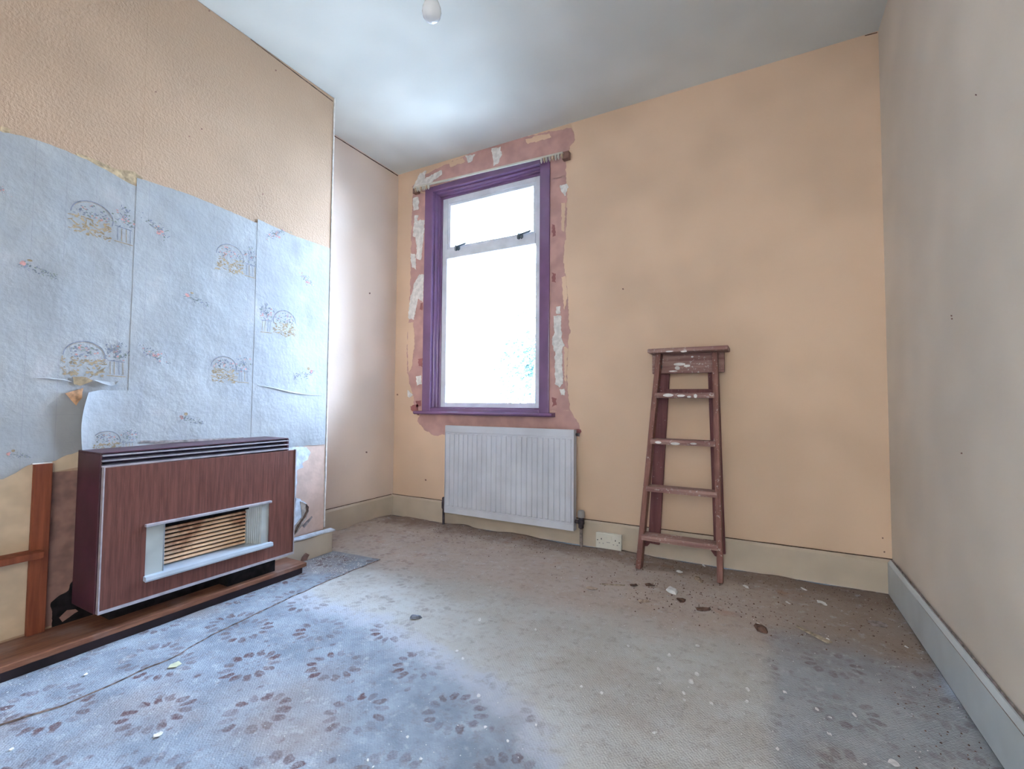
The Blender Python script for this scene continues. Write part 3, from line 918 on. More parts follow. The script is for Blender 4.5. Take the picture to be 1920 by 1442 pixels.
curl_strip(P(176, 712, 190, 714, 205, 716, 214, 716, 221, 714), 0.016, 0.016, s1)
curl_strip(P(482, 722, 510, 726, 545, 734, 575, 739, 604, 741), 0.006, 0.004, s3)
curl_strip(P(62, 708, 90, 708, 120, 711, 134, 716), 0.004, 0.003, s1)

# lower wall below the paper
patch_w('painted_panel', 'breast', [(YF + 0.004, 0.06), (0.612, 0.06), (0.612, 0.625), (0.56, 0.62), (YF + 0.004, 0.60)], 'cream_wall', wall_breast, 0, 0.0012, 0.001, 1)
patch_w('painted_panel', 'breast', [(0.655, 0.585), (0.73, 0.595), (0.73, 0.66), (0.70, 0.652), (0.655, 0.625)], 'cream_wall', wall_breast, 0, 0.0012, 0.001, 2)
patch_w('stained_plaster', 'breast', [(0.655, 0.06), (0.80, 0.06), (0.80, 0.585), (0.655, 0.585)], 'brown_wall', wall_breast, 0, 0.0010, 0.001, 3)
patch('soot_patch', 'breast', P(98, 1130, 112, 1118, 128, 1108, 138, 1080, 142, 1000, 146, 900, 200, 900, 230, 1180, 100, 1200, 97, 1170), 'soot', wall_breast, 0.0010, 0.0010, 0.004, seed=75, step=0.006, low=1.2)
patch('filler_patch', 'breast', P(110, 1158, 124, 1144, 140, 1140, 146, 1146, 130, 1155, 116, 1166), 'brown_wall', wall_breast, 0.0020, 0.002, 0.005, seed=76)
patch('filler_patch', 'breast', P(118, 1184, 128, 1180, 133, 1183, 122, 1188), 'filler', wall_breast, 0.0020, 0.002, 0.003, seed=77)
patch_w('stained_plaster', 'breast', [(1.40, 0.13), (YC - 0.008, 0.13), (YC - 0.008, 0.602), (1.40, 0.602)], 'pink_wall', wall_breast, 0, 0.0010, 0.001, 5)
patch('torn_paper', 'breast', P(540, 838, 574, 838, 582, 848, 576, 862, 566, 868, 568, 876, 556, 882, 556, 905, 553, 950, 540, 950), 'torn', wall_breast, 0.0010, 0.0015, 0.004, seed=78)
patch('torn_paper', 'breast', P(548, 932, 562, 936, 574, 944, 578, 952, 572, 966, 560, 978, 548, 990), 'torn', wall_breast, 0.0010, 0.0015, 0.004, seed=79)
patch('exposed_mortar', 'breast', P(562, 940, 576, 946, 578, 958, 574, 972, 566, 985, 552, 1004, 549, 1004, 552, 985, 566, 968), 'mortar', wall_breast, 0.0026, 0.001, 0.002, seed=80, step=0.006)
patch('plaster_crack', 'breast', P(573, 945, 578, 950, 577, 958, 572, 969, 564, 980, 556, 995, 551, 1004, 549, 1001, 556, 985, 566, 972, 573, 958), 'dirt', wall_breast, 0.0036, 0.001, 0.0015, seed=81, step=0.005)
patch('plaster_crack', 'breast', P(566, 985, 584, 968, 586, 970, 570, 990), 'lilac_dirt', wall_breast, 0.0014, 0.0008, 0.003, seed=83, step=0.005)
patch('wallpaper_joint', 'breast', P(262, 826, 300, 826, 455, 820, 455, 823, 360, 828, 300, 830, 262, 830), 'lilac_dirt', s2, 0.0065, 0.0004, 0.002, seed=82)

# broken plinth block at the foot of the breast
st = MB()
st.box(XB + 0.0005, XB + 0.045, 1.44, YC + 0.022, 0, 0.118)
stub = shell('baseboard_breast', st, 'baseboard', 'broken cream plinth at the foot of the chimney breast', bevel=0.006)
ol = [(XB + 0.002, 1.55, 0.1185), (XB + 0.03, 1.53, 0.1185), (XB + 0.052, 1.62, 0.1185), (XB + 0.05, 1.74, 0.1185), (XB + 0.054, 1.835, 0.1185), (XB + 0.01, 1.84, 0.1185)]
MB().prism([Vector(p) + noise.noise_vector(Vector(p) * 40) * 0.004 * Vector((1, 1, 0)).length for p in ol], (0, 0, 1), 0.007).build('broken_capping', 'torn', stub)
ol = [(XB + 0.0455, 1.62, 0.008), (XB + 0.0455, 1.66, 0.006), (XB + 0.0455, 1.68, 0.03), (XB + 0.0455, 1.655, 0.045), (XB + 0.0455, 1.63, 0.03)]
MB().prism(rough_outline(ol, 0.006, 0.003, 4), (1, 0, 0), 0.001).build('grime', 'brown_wall', stub)

# ------------------------------------------------------------------ hearth, timber remains
he = tag(empty('hearth'), 'long low hearth with brown varnished board on a black plinth', 'hearth')
bx('hearth_board', 'hearth', he, XB + 0.001, -1.970, YF - 0.25, 1.545, 0.034, 0.054, 0.003)
bx('hearth_base', 'hearth_base', he, XB + 0.001, -1.982, YF - 0.24, 1.530, -0.004, 0.034, 0.002)
tf = tag(empty('timber_batten'), 'rust brown upright timber batten fixed to the wall beside the gas fire', 'timber')
p0, p1 = 0.612, 0.657
mb = MB().box(XB + 0.0015, XB + 0.022, p0, p1, 0.054, 0.619)
up_ = mb.build('upright', 'timber', tf, bevel=0.002)
mb = MB().box(XB + 0.0015, XB + 0.012, p0 - 0.002, p1 + 0.001, 0.619, 0.622).build('top_edge', 'filler', up_)
ls = tag(empty('timber_ledge'), 'short rust brown timber ledge on the wall left of the upright batten', 'timber')
bx('ledge_board', 'timber', ls, XB + 0.0015, XB + 0.062, YF + 0.002, 0.634, 0.312, 0.334, 0.002)

# ------------------------------------------------------------------ gas fire
gf = tag(empty('gas_fire'), 'teak veneered wall gas fire with silver trimmed opening and cream radiants', 'heater')
HX = -1.966                       # front of the veneer
HY0, HY1 = 0.728, 1.462
HZ0, HZ1 = 0.128, 0.606
OY0, OY1, OZ0, OZ1 = 0.862, 1.338, 0.200, 0.380
mb = MB()
# casing: sides, top, bottom and back so that the opening is hollow
mb.box(XB + 0.004, HX - 0.020, HY0, HY0 + 0.006, HZ0 - 0.012, 0.652)
mb.box(XB + 0.004, HX - 0.020, HY1 - 0.032, HY1 - 0.026, HZ0, 0.660)
mb.box(XB + 0.004, HX - 0.020, HY0, HY1 - 0.026, HZ0, HZ0 + 0.006)
mb.box(XB + 0.004, XB + 0.010, HY0, HY1 - 0.026, HZ0, 0.655)
mb.build('casing', 'maroon', gf, bevel=0.002)
mb = MB()
mb.add([(XB + 0.004, HY0, 0.652), (HX - 0.016, HY0, 0.652), (HX - 0.016, HY1 - 0.026, 0.660), (XB + 0.004, HY1 - 0.026, 0.660),
        (XB + 0.004, HY0, 0.657), (HX - 0.016, HY0, 0.657), (HX - 0.016, HY1 - 0.026, 0.665), (XB + 0.004, HY1 - 0.026, 0.665)],
       [(0, 3, 2, 1), (4, 5, 6, 7), (0, 1, 5, 4), (1, 2, 6, 5), (2, 3, 7, 6), (3, 0, 4, 7)])
mb.build('top_plate', 'maroon', gf, bevel=0.0015)
# veneered front with the opening
mb = MB()
mb.box(HX - 0.02, HX, HY0 + 0.006, OY0, HZ0, HZ1).box(HX - 0.02, HX, OY1, HY1, HZ0, HZ1)
mb.box(HX - 0.02, HX, OY0, OY1, HZ0, OZ0).box(HX - 0.02, HX, OY0, OY1, OZ1, HZ1)
mb.build('front_panel', 'veneer', gf)
bx('trim', 'silver', gf, HX - 0.012, HX + 0.003, HY0 + 0.002, HY0 + 0.006, HZ0 - 0.004, HZ1 + 0.003)
bx('trim', 'silver', gf, HX - 0.012, HX + 0.003, HY1, HY1 + 0.004, HZ0 - 0.004, HZ1 + 0.003)
bx('trim', 'silver', gf, HX - 0.014, HX + 0.004, HY0 + 0.002, HY1 + 0.004, HZ0 - 0.010, HZ0)
# louvre along the top
bx('louvre_back', 'louvre_dark', gf, HX - 0.045, HX - 0.040, HY0 + 0.004, HY1 - 0.034, HZ1, 0.655)
bx('louvre_end', 'maroon', gf, HX - 0.040, HX - 0.014, HY1 - 0.034, HY1 - 0.026, HZ1, 0.660)
for z, hh in ((HZ1 + 0.000, 0.006), (HZ1 + 0.020, 0.004), (HZ1 + 0.038, 0.004)):
    sl = MB()
    zz = z
    sl.add([(HX - 0.042, HY0 + 0.003, zz + 0.004), (HX - 0.010, HY0 + 0.003, zz), (HX - 0.010, HY1 - 0.030, zz + 0.006), (HX - 0.042, HY1 - 0.030, zz + 0.010),
            (HX - 0.042, HY0 + 0.003, zz + 0.004 + hh), (HX - 0.010, HY0 + 0.003, zz + hh), (HX - 0.010, HY1 - 0.030, zz + 0.006 + hh), (HX - 0.042, HY1 - 0.030, zz + 0.010 + hh)],
           [(0, 3, 2, 1), (4, 5, 6, 7), (0, 1, 5, 4), (1, 2, 6, 5), (2, 3, 7, 6), (3, 0, 4, 7)])
    sl.build('louvre_slat', 'silver', gf)
# opening: surround, reflectors and radiants
BXK = HX - 0.085
bx('firebox', 'soot', gf, BXK - 0.012, BXK - 0.006, OY0, OY1, OZ0, OZ1)
bx('firebox_roof', 'soot', gf, BXK - 0.006, HX - 0.020, OY0, OY1, OZ1 - 0.004, OZ1 + 0.002)
bx('opening_trim', 'silver', gf, HX - 0.004, HX + 0.012, OY0 - 0.006, OY1 + 0.004, OZ1, OZ1 + 0.010, 0.002)
mb = MB()
pr_ = [(HX - 0.075, OZ0), (HX + 0.018, OZ0 - 0.014), (HX + 0.020, OZ0 - 0.008), (HX + 0.018, OZ0 + 0.004), (HX - 0.075, OZ0 + 0.006)]
vs = [(x, y, z) for y in (OY0 - 0.004, OY1 + 0.010) for x, z in pr_]
k = len(pr_)
mb.add(vs, [tuple(range(k)), tuple(range(2 * k - 1, k - 1, -1))] + [(i, (i + 1) % k, k + (i + 1) % k, k + i) for i in range(k)])
mb.build('ledge', 'ledge', gf)
bx('reflector', 'reflector', gf, HX - 0.016, HX - 0.004, OY0, OY0 + 0.060, OZ0 + 0.004, OZ1)
bx('reflector_return', 'ledge', gf, HX - 0.060, HX - 0.004, OY0 + 0.058, OY0 + 0.062, OZ0 + 0.004, OZ1)
# right reflector: flat strip, then ribbed wall slanting back
rf = bx('reflector', 'reflector', gf, HX - 0.010, HX - 0.004, OY1 - 0.035, OY1, OZ0 + 0.004, OZ1)
pa, pb = Vector((HX - 0.006, OY1 - 0.035)), Vector((HX - 0.066, OY1 - 0.072))
NR = 8
for i in range(NR):
    q0, q1 = pa.lerp(pb, i / NR), pa.lerp(pb, (i + 0.82) / NR)
    MB().prism([(q0.x, q0.y, OZ0 + 0.004), (q1.x, q1.y, OZ0 + 0.004), (q1.x, q1.y + 0.006, OZ0 + 0.004), (q0.x, q0.y + 0.006, OZ0 + 0.004)], (0, 0, 1), OZ1 - OZ0 - 0.004).build('reflector_rib', 'reflector', gf)
# radiant bars
NB = 9
ry0, ry1, rz0, rz1 = OY0 + 0.074, OY1 - 0.072, OZ0 + 0.008, OZ1 - 0.026
for i in range(NB):
    zc = rz0 + (rz1 - rz0) * (i + 0.5) / NB
    pts = [(HX - 0.064, ry0, zc), (HX - 0.064, ry1, zc)]
    MB().beam(pts[0], pts[1], 0.0100, 0.016, (0, 0, 1)).build('radiant_bar', 'ceramic', gf, bevel=0.0025)
bx('firebox_lintel', 'soot', gf, HX - 0.075, HX - 0.052, OY0 + 0.062, OY1 - 0.06, OZ1 - 0.022, OZ1 - 0.004)
# foot under the right end and burner tray
bx('foot', 'soot', gf, XB + 0.02, -1.998, 1.18, 1.395, 0.054, HZ0)
bx('foot', 'soot', gf, XB + 0.02, -2.06, 0.80, 1.18, 0.054, HZ0)

# ------------------------------------------------------------------ radiator
ra = tag(empty('radiator'), 'white ribbed panel radiator on the wall below the window', 'radiator')
RX0, RX1, RZ0, RZ1, RY = -1.918, -0.984, 0.092, 0.684, 2.580
bx('panel', 'radiator', ra, RX0, RX1, RY + 0.006, RY + 0.020, RZ0, RZ1, 0.004)
# raised border rims
bx('rim', 'radiator', ra, RX0, RX1, RY + 0.001, RY + 0.008, RZ1 - 0.046, RZ1, 0.003)
bx('rim', 'radiator', ra, RX0, RX1, RY + 0.001, RY + 0.008, RZ0, RZ0 + 0.040, 0.003)
NF = 25
pitch = (RX1 - RX0 - 0.02) / NF
for i in range(NF):
    xa = RX0 + 0.010 + pitch * i
    mb = MB()
    w_ = pitch - 0.008
    f0, f1 = RY, RY + 0.008
    za, zb = RZ0 + 0.044, RZ1 - 0.052
    mb.add([(xa + 0.004, f1, za), (xa + 0.004 + w_, f1, za), (xa + 0.004 + w_, f1, zb), (xa + 0.004, f1, zb),
            (xa + 0.009, f0, za + 0.008), (xa - 0.001 + w_, f0, za + 0.008), (xa - 0.001 + w_, f0, zb - 0.008), (xa + 0.009, f0, zb - 0.008)],
           [(4, 5, 6, 7), (0, 1, 5, 4), (1, 2, 6, 5), (2, 3, 7, 6), (3, 0, 4, 7)])
    mb.build('flute', 'radiator', ra)
for xe in (RX0, RX1 - 0.002): bx('side_edge', 'radiator', ra, xe, xe + 0.002, RY + 0.001, RY + 0.045, RZ0 + 0.002, RZ1 - 0.002)
mb = MB()
for i in range(30):
    xa = RX0 + 0.02 + (RX1 - RX0 - 0.04) * i / 29
    mb.box(xa - 0.006, xa + 0.006, RY + 0.02, RY + 0.042, RZ0 + 0.05, RZ1 - 0.05)
mb.build('convector_fins', 'radiator', ra)
for xe in (RX0 + 0.14, RX1 - 0.14): bx('bracket', 'radiator', ra, xe - 0.015, xe + 0.015, RY + 0.040, YB - 0.0005, RZ0 + 0.08, RZ1 - 0.05)
# valves and tails
vx = RX1 + 0.036
vv = tag(empty('radiator_valve'), 'dark brass radiator valve with grey cap at the socket end', 'valve', 'radiator valves')
zc = RZ0 + 0.052
MB().tube([(RX1 - 0.004, RY + 0.03, zc), (vx, RY + 0.03, zc)], 0.011, 12).build('union', 'valve', vv, smooth=False)
MB().lathe((vx, RY + 0.03, 0), [(0.013, zc - 0.035), (0.016, zc - 0.03), (0.016, zc - 0.012), (0.019, zc - 0.010), (0.019, zc + 0.012), (0.014, zc + 0.016), (0.014, zc + 0.028)], 12).build('valve_body', 'valve', vv)
MB().lathe((vx, RY + 0.03, 0), [(0.019, zc + 0.028), (0.021, zc + 0.032), (0.020, zc + 0.060), (0.016, zc + 0.068), (0.004, zc + 0.071)], 14).build('cap', 'valve_head', vv, smooth=True)
MB().tube([(vx, RY + 0.03, zc - 0.03), (vx, RY + 0.03, -0.01)], 0.0085, 10).build('pipe', 'lilac_dirt', vv)
vx2 = RX0 - 0.026
vl = tag(empty('radiator_valve'), 'small dark radiator valve at the alcove end', 'valve', 'radiator valves')
MB().tube([(RX0 + 0.004, RY + 0.03, zc), (vx2, RY + 0.03, zc)], 0.010, 12).build('union', 'valve', vl)
MB().lathe((vx2, RY + 0.03, 0), [(0.011, zc - 0.034), (0.014, zc - 0.028), (0.014, zc + 0.014), (0.011, zc + 0.018), (0.012, zc + 0.02), (0.011, zc + 0.042), (0.003, zc + 0.046)], 12).build('valve_body', 'valve', vl)
MB().tube([(vx2, RY + 0.03, zc - 0.03), (vx2, RY + 0.03, -0.01)], 0.0085, 10).build('pipe', 'valve', vl)
# old pipe clip beside the top right corner
MB().tube([(RX1 + 0.002, RY + 0.035, RZ1 - 0.03), (RX1 + 0.022, RY + 0.035, RZ1 - 0.03)], 0.009, 10).build('air_vent_plug', 'valve', ra)

# ------------------------------------------------------------------ double socket
so = tag(empty('wall_socket'), 'white double wall socket on the skirting board beside the stepladder', 'socket')
SXA, SXB, SZA, SZB = -0.862, -0.712, 0.012, 0.096
SYF = YB - 0.020
bx('back_box', 'socket', so, SXA + 0.003, SXB - 0.003, SYF - 0.024, SYF, SZA, SZB, 0.003)
bx('face_plate', 'socket', so, SXA, SXB, SYF - 0.034, SYF - 0.024, SZA - 0.002, SZB + 0.002, 0.004)
fy = SYF - 0.0342
for cx in (SXA + 0.034, SXB - 0.034):
    for dx, dz, ww, hh, mt in ((0, 0.012, 0.004, 0.009, 'black'), (-0.011, -0.012, 0.007, 0.0045, 'grey_mark'), (0.011, -0.012, 0.007, 0.0045, 'grey_mark')):
        bx('pin_hole', mt, so, cx + dx - ww / 2, cx + dx + ww / 2, fy - 0.0006, fy + 0.0002, 0.052 + dz - hh / 2, 0.052 + dz + hh / 2)
for cx, s_ in ((SXA + 0.060, -1), (SXB - 0.060, 1)):
    bx('rocker_switch', 'socket', so, cx - 0.005, cx + 0.005, fy - 0.003, fy + 0.0002, 0.064, 0.084, 0.001)
for cx in (SXA + 0.012, SXB - 0.012):
    MB().tube([(cx, fy + 0.0004, 0.056), (cx, fy - 0.0008, 0.056)], 0.0032, 10).build('screw', 'black', so)
bx('maker_mark', 'grey_mark', so, -0.797, -0.777, fy - 0.0004, fy + 0.0002, 0.047, 0.0505)

# ------------------------------------------------------------------ stepladder
la = tag(empty('stepladder'), 'folded red brown wooden stepladder splashed with white paint leaning on the wall', 'ladder')
LB, LT = Vector((0, 2.422, 0.0)), Vector((0, 2.560, 1.105))       # plane of the front stiles
ln = Vector((1, 0, 0)).cross((LT - LB).normalized())             # its normal (towards -y)


def lad(u, v, off=0.0):
    d = ray(u, v); t_ = (LB + ln * off - CAM).dot(ln) / d.dot(ln)
    return CAM + d * t_


sl0, sl1 = lad(1198.5, 1065), lad(1236.5, 664)
sr0, sr1 = lad(1351, 1094), lad(1340.5, 662)
sl0.z = sr0.z = 0.002; sl0.y = sr0.y = 2.422
for p, q in ((sl0, sl1), (sr0, sr1)):
    MB().beam(p, q, 0.026, 0.058, (1, 0, 0)).build('stile', 'ladder', la, bevel=0.003)


def stile_x(side, z):
    p, q = ((sl0, sl1), (sr0, sr1))[side]
    f_ = (z - p.z) / (q.z - p.z)
    return p.lerp(q, f_)


for (ul, vl_), (ur, vr_) in (((1232, 741), (1339, 742)), ((1224, 829), (1341, 831)), ((1216, 918), (1345, 926)), ((1206, 1012), (1347, 1022))):
    pl, pr2 = lad(ul, vl_, 0.03), lad(ur, vr_, 0.03)
    z = (pl.z + pr2.z) / 2
    A, B = stile_x(0, z), stile_x(1, z)
    A = Vector((A.x + 0.004, A.y, z)); B = Vector((B.x - 0.004, B.y, z))
    mb = MB()
    dz = 0.0135
    pf = [(-0.040, -dz), (-0.044, 0), (-0.040, dz), (0.034, dz), (0.034, -dz)]
    vs = [(q.x, q.y + a_, q.z + b_) for q in (A, B) for a_, b_ in pf]
    k = 5
    mb.add(vs, [tuple(range(k)), tuple(range(2 * k - 1, k - 1, -1))] + [(i, (i + 1) % k, k + (i + 1) % k, k + i) for i in range(k)])
    mb.build('tread', 'ladder_x', la, bevel=0.002)
# top board and the deep board under it
ta, tb = at(1214, 657.5, 1, 2.50), at(1366, 652.5, 1, 2.50)
ztop = (ta.z + tb.z) / 2
mb = MB()
mb.box(ta.x, tb.x, 2.495, 2.628, ztop - 0.011, ztop + 0.011)
mb.build('top_board', 'ladder_x', la, bevel=0.005)
ba, bb_ = at(1223, 664, 1, 2.588), at(1358.5, 698, 1, 2.588)
bx('hanger_board', 'ladder_x', la, ba.x, bb_.x, 2.586, 2.608, bb_.z, ztop - 0.011, 0.003)
# rear legs
RYL = 2.612
for (u0, v0), (u1, v1), w0 in (((1245.5, 700), (1226.5, 1030), 0.060), ((1338, 700), (1350, 1042), 0.052)):
    p, q = at(u0, v0, 1, RYL + 0.012), at(u1, v1, 1, RYL - 0.01)
    p.y, q.y = RYL + 0.006, RYL - 0.012
    q.z = 0.085
    MB().beam(q, p + (p - q).normalized() * 0.08, w0, 0.022, (1, 0, 0)).build('rear_leg', 'ladder_dark', la, bevel=0.002)
p, q = at(1246, 735, 1, 2.60), at(1338, 735, 1, 2.60)
MB().beam(p, q, 0.030, 0.016, (0, 0, 1)).build('rear_rail', 'ladder_dark', la, bevel=0.002)
# bracing gussets under the lowest tread
zq = stile_x(0, 0.14)
for side, s_ in ((0, 1), (1, -1)):
    e0, e1 = stile_x(side, 0.175), stile_x(side, 0.10)
    yb2 = 2.47
    x0_, x1_ = e0.x, e1.x
    MB().prism([(x0_, yb2, 0.175), (x0_ + s_ * 0.075, yb2, 0.175), (x1_ + s_ * 0.025, yb2, 0.105), (x1_, yb2, 0.10)], (0, 1, 0), 0.018).build('gusset', 'ladder_dark', la)
# hinges
for cx in (stile_x(0, 1.05).x, stile_x(1, 1.05).x):
    bx('hinge', 'valve', la, cx - 0.013, cx + 0.013, 2.556, 2.586, 1.03, 1.05)
# splashes of white paint standing proud of the wood
def splash(u, v, ru, rv, yv, seed):
    p = at(u, v, 1, yv)
    rx = ru * 2.85 / F_PX; rz = rv * 2.85 / F_PX
    o = [p + Vector((rx * math.cos(t_) * (1 + 0.35 * noise.noise(Vector((math.cos(t_) * 2, math.sin(t_) * 2, seed)))), 0, rz * math.sin(t_))) for t_ in [2 * math.pi * i / 12 for i in range(12)]]
    MB().prism(o, (0, -1, 0), 0.0012).build('paint_splash', 'filler', la)


for i, (u, v, a_, b_) in enumerate([(1253, 741, 8, 2.6), (1277, 742, 6, 1.8), (1292, 744, 3, 1.5), (1304, 742.5, 2.5, 3), (1234, 829.5, 5, 2), (1266, 832, 7, 2), (1300, 832, 5, 1.5)]):
    splash(u, v, a_, b_, {0: 2.466, 1: 2.466, 2: 2.466, 3: 2.466}.get(i, 2.443), i)
for i, (u, v, a_, b_) in enumerate([(1274, 683, 9, 2.5), (1288, 686, 5, 2), (1262, 696, 7, 1.2), (1298, 669, 2, 1.4), (1270, 690, 4, 3)]):
    splash(u, v, a_, b_, 2.5855, 20 + i)
for i, (u, v, a_, b_) in enumerate([(1282, 659, 5, 1.4), (1255, 659, 6, 1.2)]):
    splash(u, v, a_, b_, 2.4945, 40 + i)

# ------------------------------------------------------------------ hanging bulb
lb = tag(empty('light_bulb'), 'bare white light bulb hanging on a flex from the ceiling', 'light bulb')
bc = CAM + ray(809.5, 22) * 1.45
MB().lathe(bc, [(0.0005, -0.0315), (0.010, -0.030), (0.020, -0.0245), (0.0275, -0.014), (0.0300, -0.001), (0.0285, 0.011), (0.0235, 0.024), (0.0180, 0.036), (0.0150, 0.046), (0.0145, 0.050)], 28).build('glass_bulb', 'bulb', lb, smooth=True)
MB().lathe(bc, [(0.0145, 0.048), (0.0145, 0.060), (0.011, 0.062)], 20).build('metal_cap', 'silver', lb)
MB().lathe(bc, [(0.020, 0.050), (0.020, 0.078), (0.015, 0.084), (0.013, 0.100), (0.005, 0.104)], 20).build('lamp_holder', 'socket', lb)
MB().tube([bc + Vector((0, 0, 0.10)), Vector((bc.x, bc.y, H - 0.02))], 0.003, 8).build('flex', 'socket', lb)
MB().lathe((bc.x, bc.y, H), [(0.006, -0.032), (0.030, -0.024), (0.038, -0.006), (0.038, -0.0002)], 24).build('ceiling_rose', 'socket', lb)

# ------------------------------------------------------------------ litter on the carpet
MT['chip_white'] = simple('white_paint_flake', (228, 226, 226), 0.8, 0.05, 40)
MT['chip_grey'] = simple('grey_stone_chip', (134, 140, 156), 0.8, 0.12, 60)
MT['card'] = simple('yellowed_card', (206, 204, 172), 0.8, 0.05, 40)
MT['straw'] = simple('pale_splinter', (172, 156, 138), 0.8, 0.15, 60)
MT['bark'] = simple('dark_paper_scrap', (112, 84, 72), 0.9, 0.2, 60)
MT['scrap'] = simple('tan_paper_scrap', (178, 158, 140), 0.9, 0.15, 60)


def chip(name, u, v, wpx, hpx, mat, label, cat, group=None, rise=0.004, seed=0, n=9, rot=0.0, lump=False):
    """small irregular flake on the carpet, its size read off the photograph"""
    rnd = random.Random(seed + int(u * 7 + v))
    p = at(u, v, 2, 0.0); z0 = carpet_z(p.x, p.y) + (0.005 if p.x < -1.74 and p.y < 1.83 else 0)
    q = at(u + wpx / 2, v, 2, 0.0); rr = (q - p).length
    f_ = at(u, v - hpx / 2, 2, 0.0); rd = max(0.0012, (f_ - p).length)
    dx = (q - p).normalized() if rr else Vector((1, 0, 0)); dy = Vector((-dx.y, dx.x, 0))
    mb = MB(); ring = []
    for i in range(n):
        t_ = 2 * math.pi * i / n + rot
        k_ = rnd.uniform(0.72, 1.05)
        ring.append((dx * rr * math.cos(t_) + dy * rd * math.sin(t_)) * k_)
    base = Vector((p.x, p.y, z0 + 0.0002))
    th = rise * 0.5
    lo = [base + c_ + Vector((0, 0, rnd.uniform(0, rise) * (0.2 if lump else 1))) for c_ in ring]
    tp = [c_ * (0.72 if lump else 0.97) + Vector((0, 0, (rise if lump else max(0.0012, th * 0.5)))) for c_ in lo]
    tp = [base + (c_ - base) * (0.72 if lump else 0.97) + Vector((0, 0, rise * rnd.uniform(0.8, 1.1) if lump else 0.0014)) for c_ in lo]
    vs = lo + tp + [base + Vector((0, 0, rise * (1.25 if lump else 0.35) + 0.0014))]
    fs = [(i, (i + 1) % n, n + (i + 1) % n, n + i) for i in range(n)] + [(n + i, n + (i + 1) % n, 2 * n) for i in range(n)] + [tuple(range(n - 1, -1, -1))]
    o = MB().add(vs, fs).build(name, mat)
    return tag(o, label, cat, group)


chip('stone_chip', 778, 1158, 27, 7, 'chip_grey', 'flat grey stone chip in the middle of the worn carpet', 'stone', rise=0.009, lump=True, seed=2)
chip('card_scrap', 328, 1248, 27, 13, 'card', 'pale yellow scrap of card on the carpet before the gas fire', 'paper scrap', rise=0.003, n=5, rot=0.5, seed=3)
chip('paint_flake', 296, 1379, 16, 10, 'chip_white', 'white flake on petal carpet near the lower left of the photo', 'paint flake', seed=4)
chip('paint_flake', 1296, 1279, 11, 8, 'chip_white', 'largest white flake in the open middle of the worn carpet', 'paint flake', rise=0.006, lump=True, seed=5)
chip('paint_flake', 1676, 1433, 18, 12, 'chip_white', 'white flake at the bottom edge near the right skirting', 'paint flake', seed=6)
chip('paper_scrap', 1260, 1109, 22, 14, 'chip_white', 'crumpled white scrap among litter in front of the stepladder', 'paper scrap', rise=0.012, lump=True, seed=7)
chip('plaster_lump', 1310, 1088, 14, 11, 'scrap', 'tan plaster lump between the stepladder feet', 'plaster lump', rise=0.010, lump=True, seed=8)
chip('curled_flake', 1274, 1073, 13, 4, 'chip_white', 'upper thin curled white flake below the stepladder', 'paint flake', rise=0.005, seed=9)
chip('curled_flake', 1276, 1079, 12, 4, 'scrap', 'lower thin tan curled flake below the stepladder', 'paint flake', rise=0.006, seed=10)
chip('bark_scrap', 1188, 1099, 17, 5, 'bark', 'dark curled scrap left of the litter heap before the stepladder', 'scrap', rise=0.007, seed=11)
chip('bark_scrap', 1218, 1098, 22, 5, 'bark', 'dark curled scrap nearest the left stepladder foot', 'scrap', rise=0.008, seed=12)
chip('bark_scrap', 1110, 1104, 24, 7, 'scrap', 'brown scrap on the carpet below the wall socket', 'scrap', rise=0.006, seed=13)
chip('leaf_scrap', 1276, 1126, 20, 9, 'bark', 'dry brown scrap just below the crumpled white paper', 'scrap', rise=0.007, seed=14)
chip('leaf_scrap', 1318, 1144, 30, 8, 'bark', 'dry brown curl of scrap below and right of crumpled paper', 'scrap', rise=0.006, seed=15)
chip('brown_clump', 1427, 1181, 22, 15, 'bark', 'brown tufted clump of rubbish between stepladder and right wall', 'clump', rise=0.014, lump=True, seed=16)
chip('paint_flake', 1423, 1173, 8, 6, 'chip_white', 'small white flake resting on the brown clump', 'paint flake', rise=0.006, lump=True, seed=17)
chip('paper_scrap', 1207, 1128, 24, 7, 'scrap', 'flat tan scrap left of the dry brown scraps', 'paper scrap', rise=0.003, seed=18)
chip('paint_flake', 1542, 1133, 13, 9, 'chip_white', 'white flake on dark carpet near the back right corner', 'paint flake', rise=0.006, seed=19)
chip('plaster_smear', 1646, 1171, 34, 13, 'lilac_dirt', 'pale grey plaster fragment by the right hand skirting', 'plaster', rise=0.002, seed=20)
# long splinter
p, q = at(1494, 1174, 2, 0.004), at(1556, 1205, 2, 0.006)
p.z, q.z = carpet_z(p.x, p.y) + 0.005, carpet_z(q.x, q.y) + 0.006
tag(MB().beam(p, q, 0.008, 0.005, (1, 0, 0), w2=0.022).build('wood_splinter', 'straw'), 'long pale wood splinter on the carpet towards the right wall', 'splinter')
p, q = at(1128, 1095, 2, 0.004), at(1172, 1097, 2, 0.004)
p.z, q.z = carpet_z(p.x, p.y) + 0.003, carpet_z(q.x, q.y) + 0.003
tag(MB().beam(p, q, 0.006, 0.004, (0, 1, 0), w2=0.004).build('wood_splinter', 'straw'), 'thin brown splinter on the carpet below the socket', 'splinter')
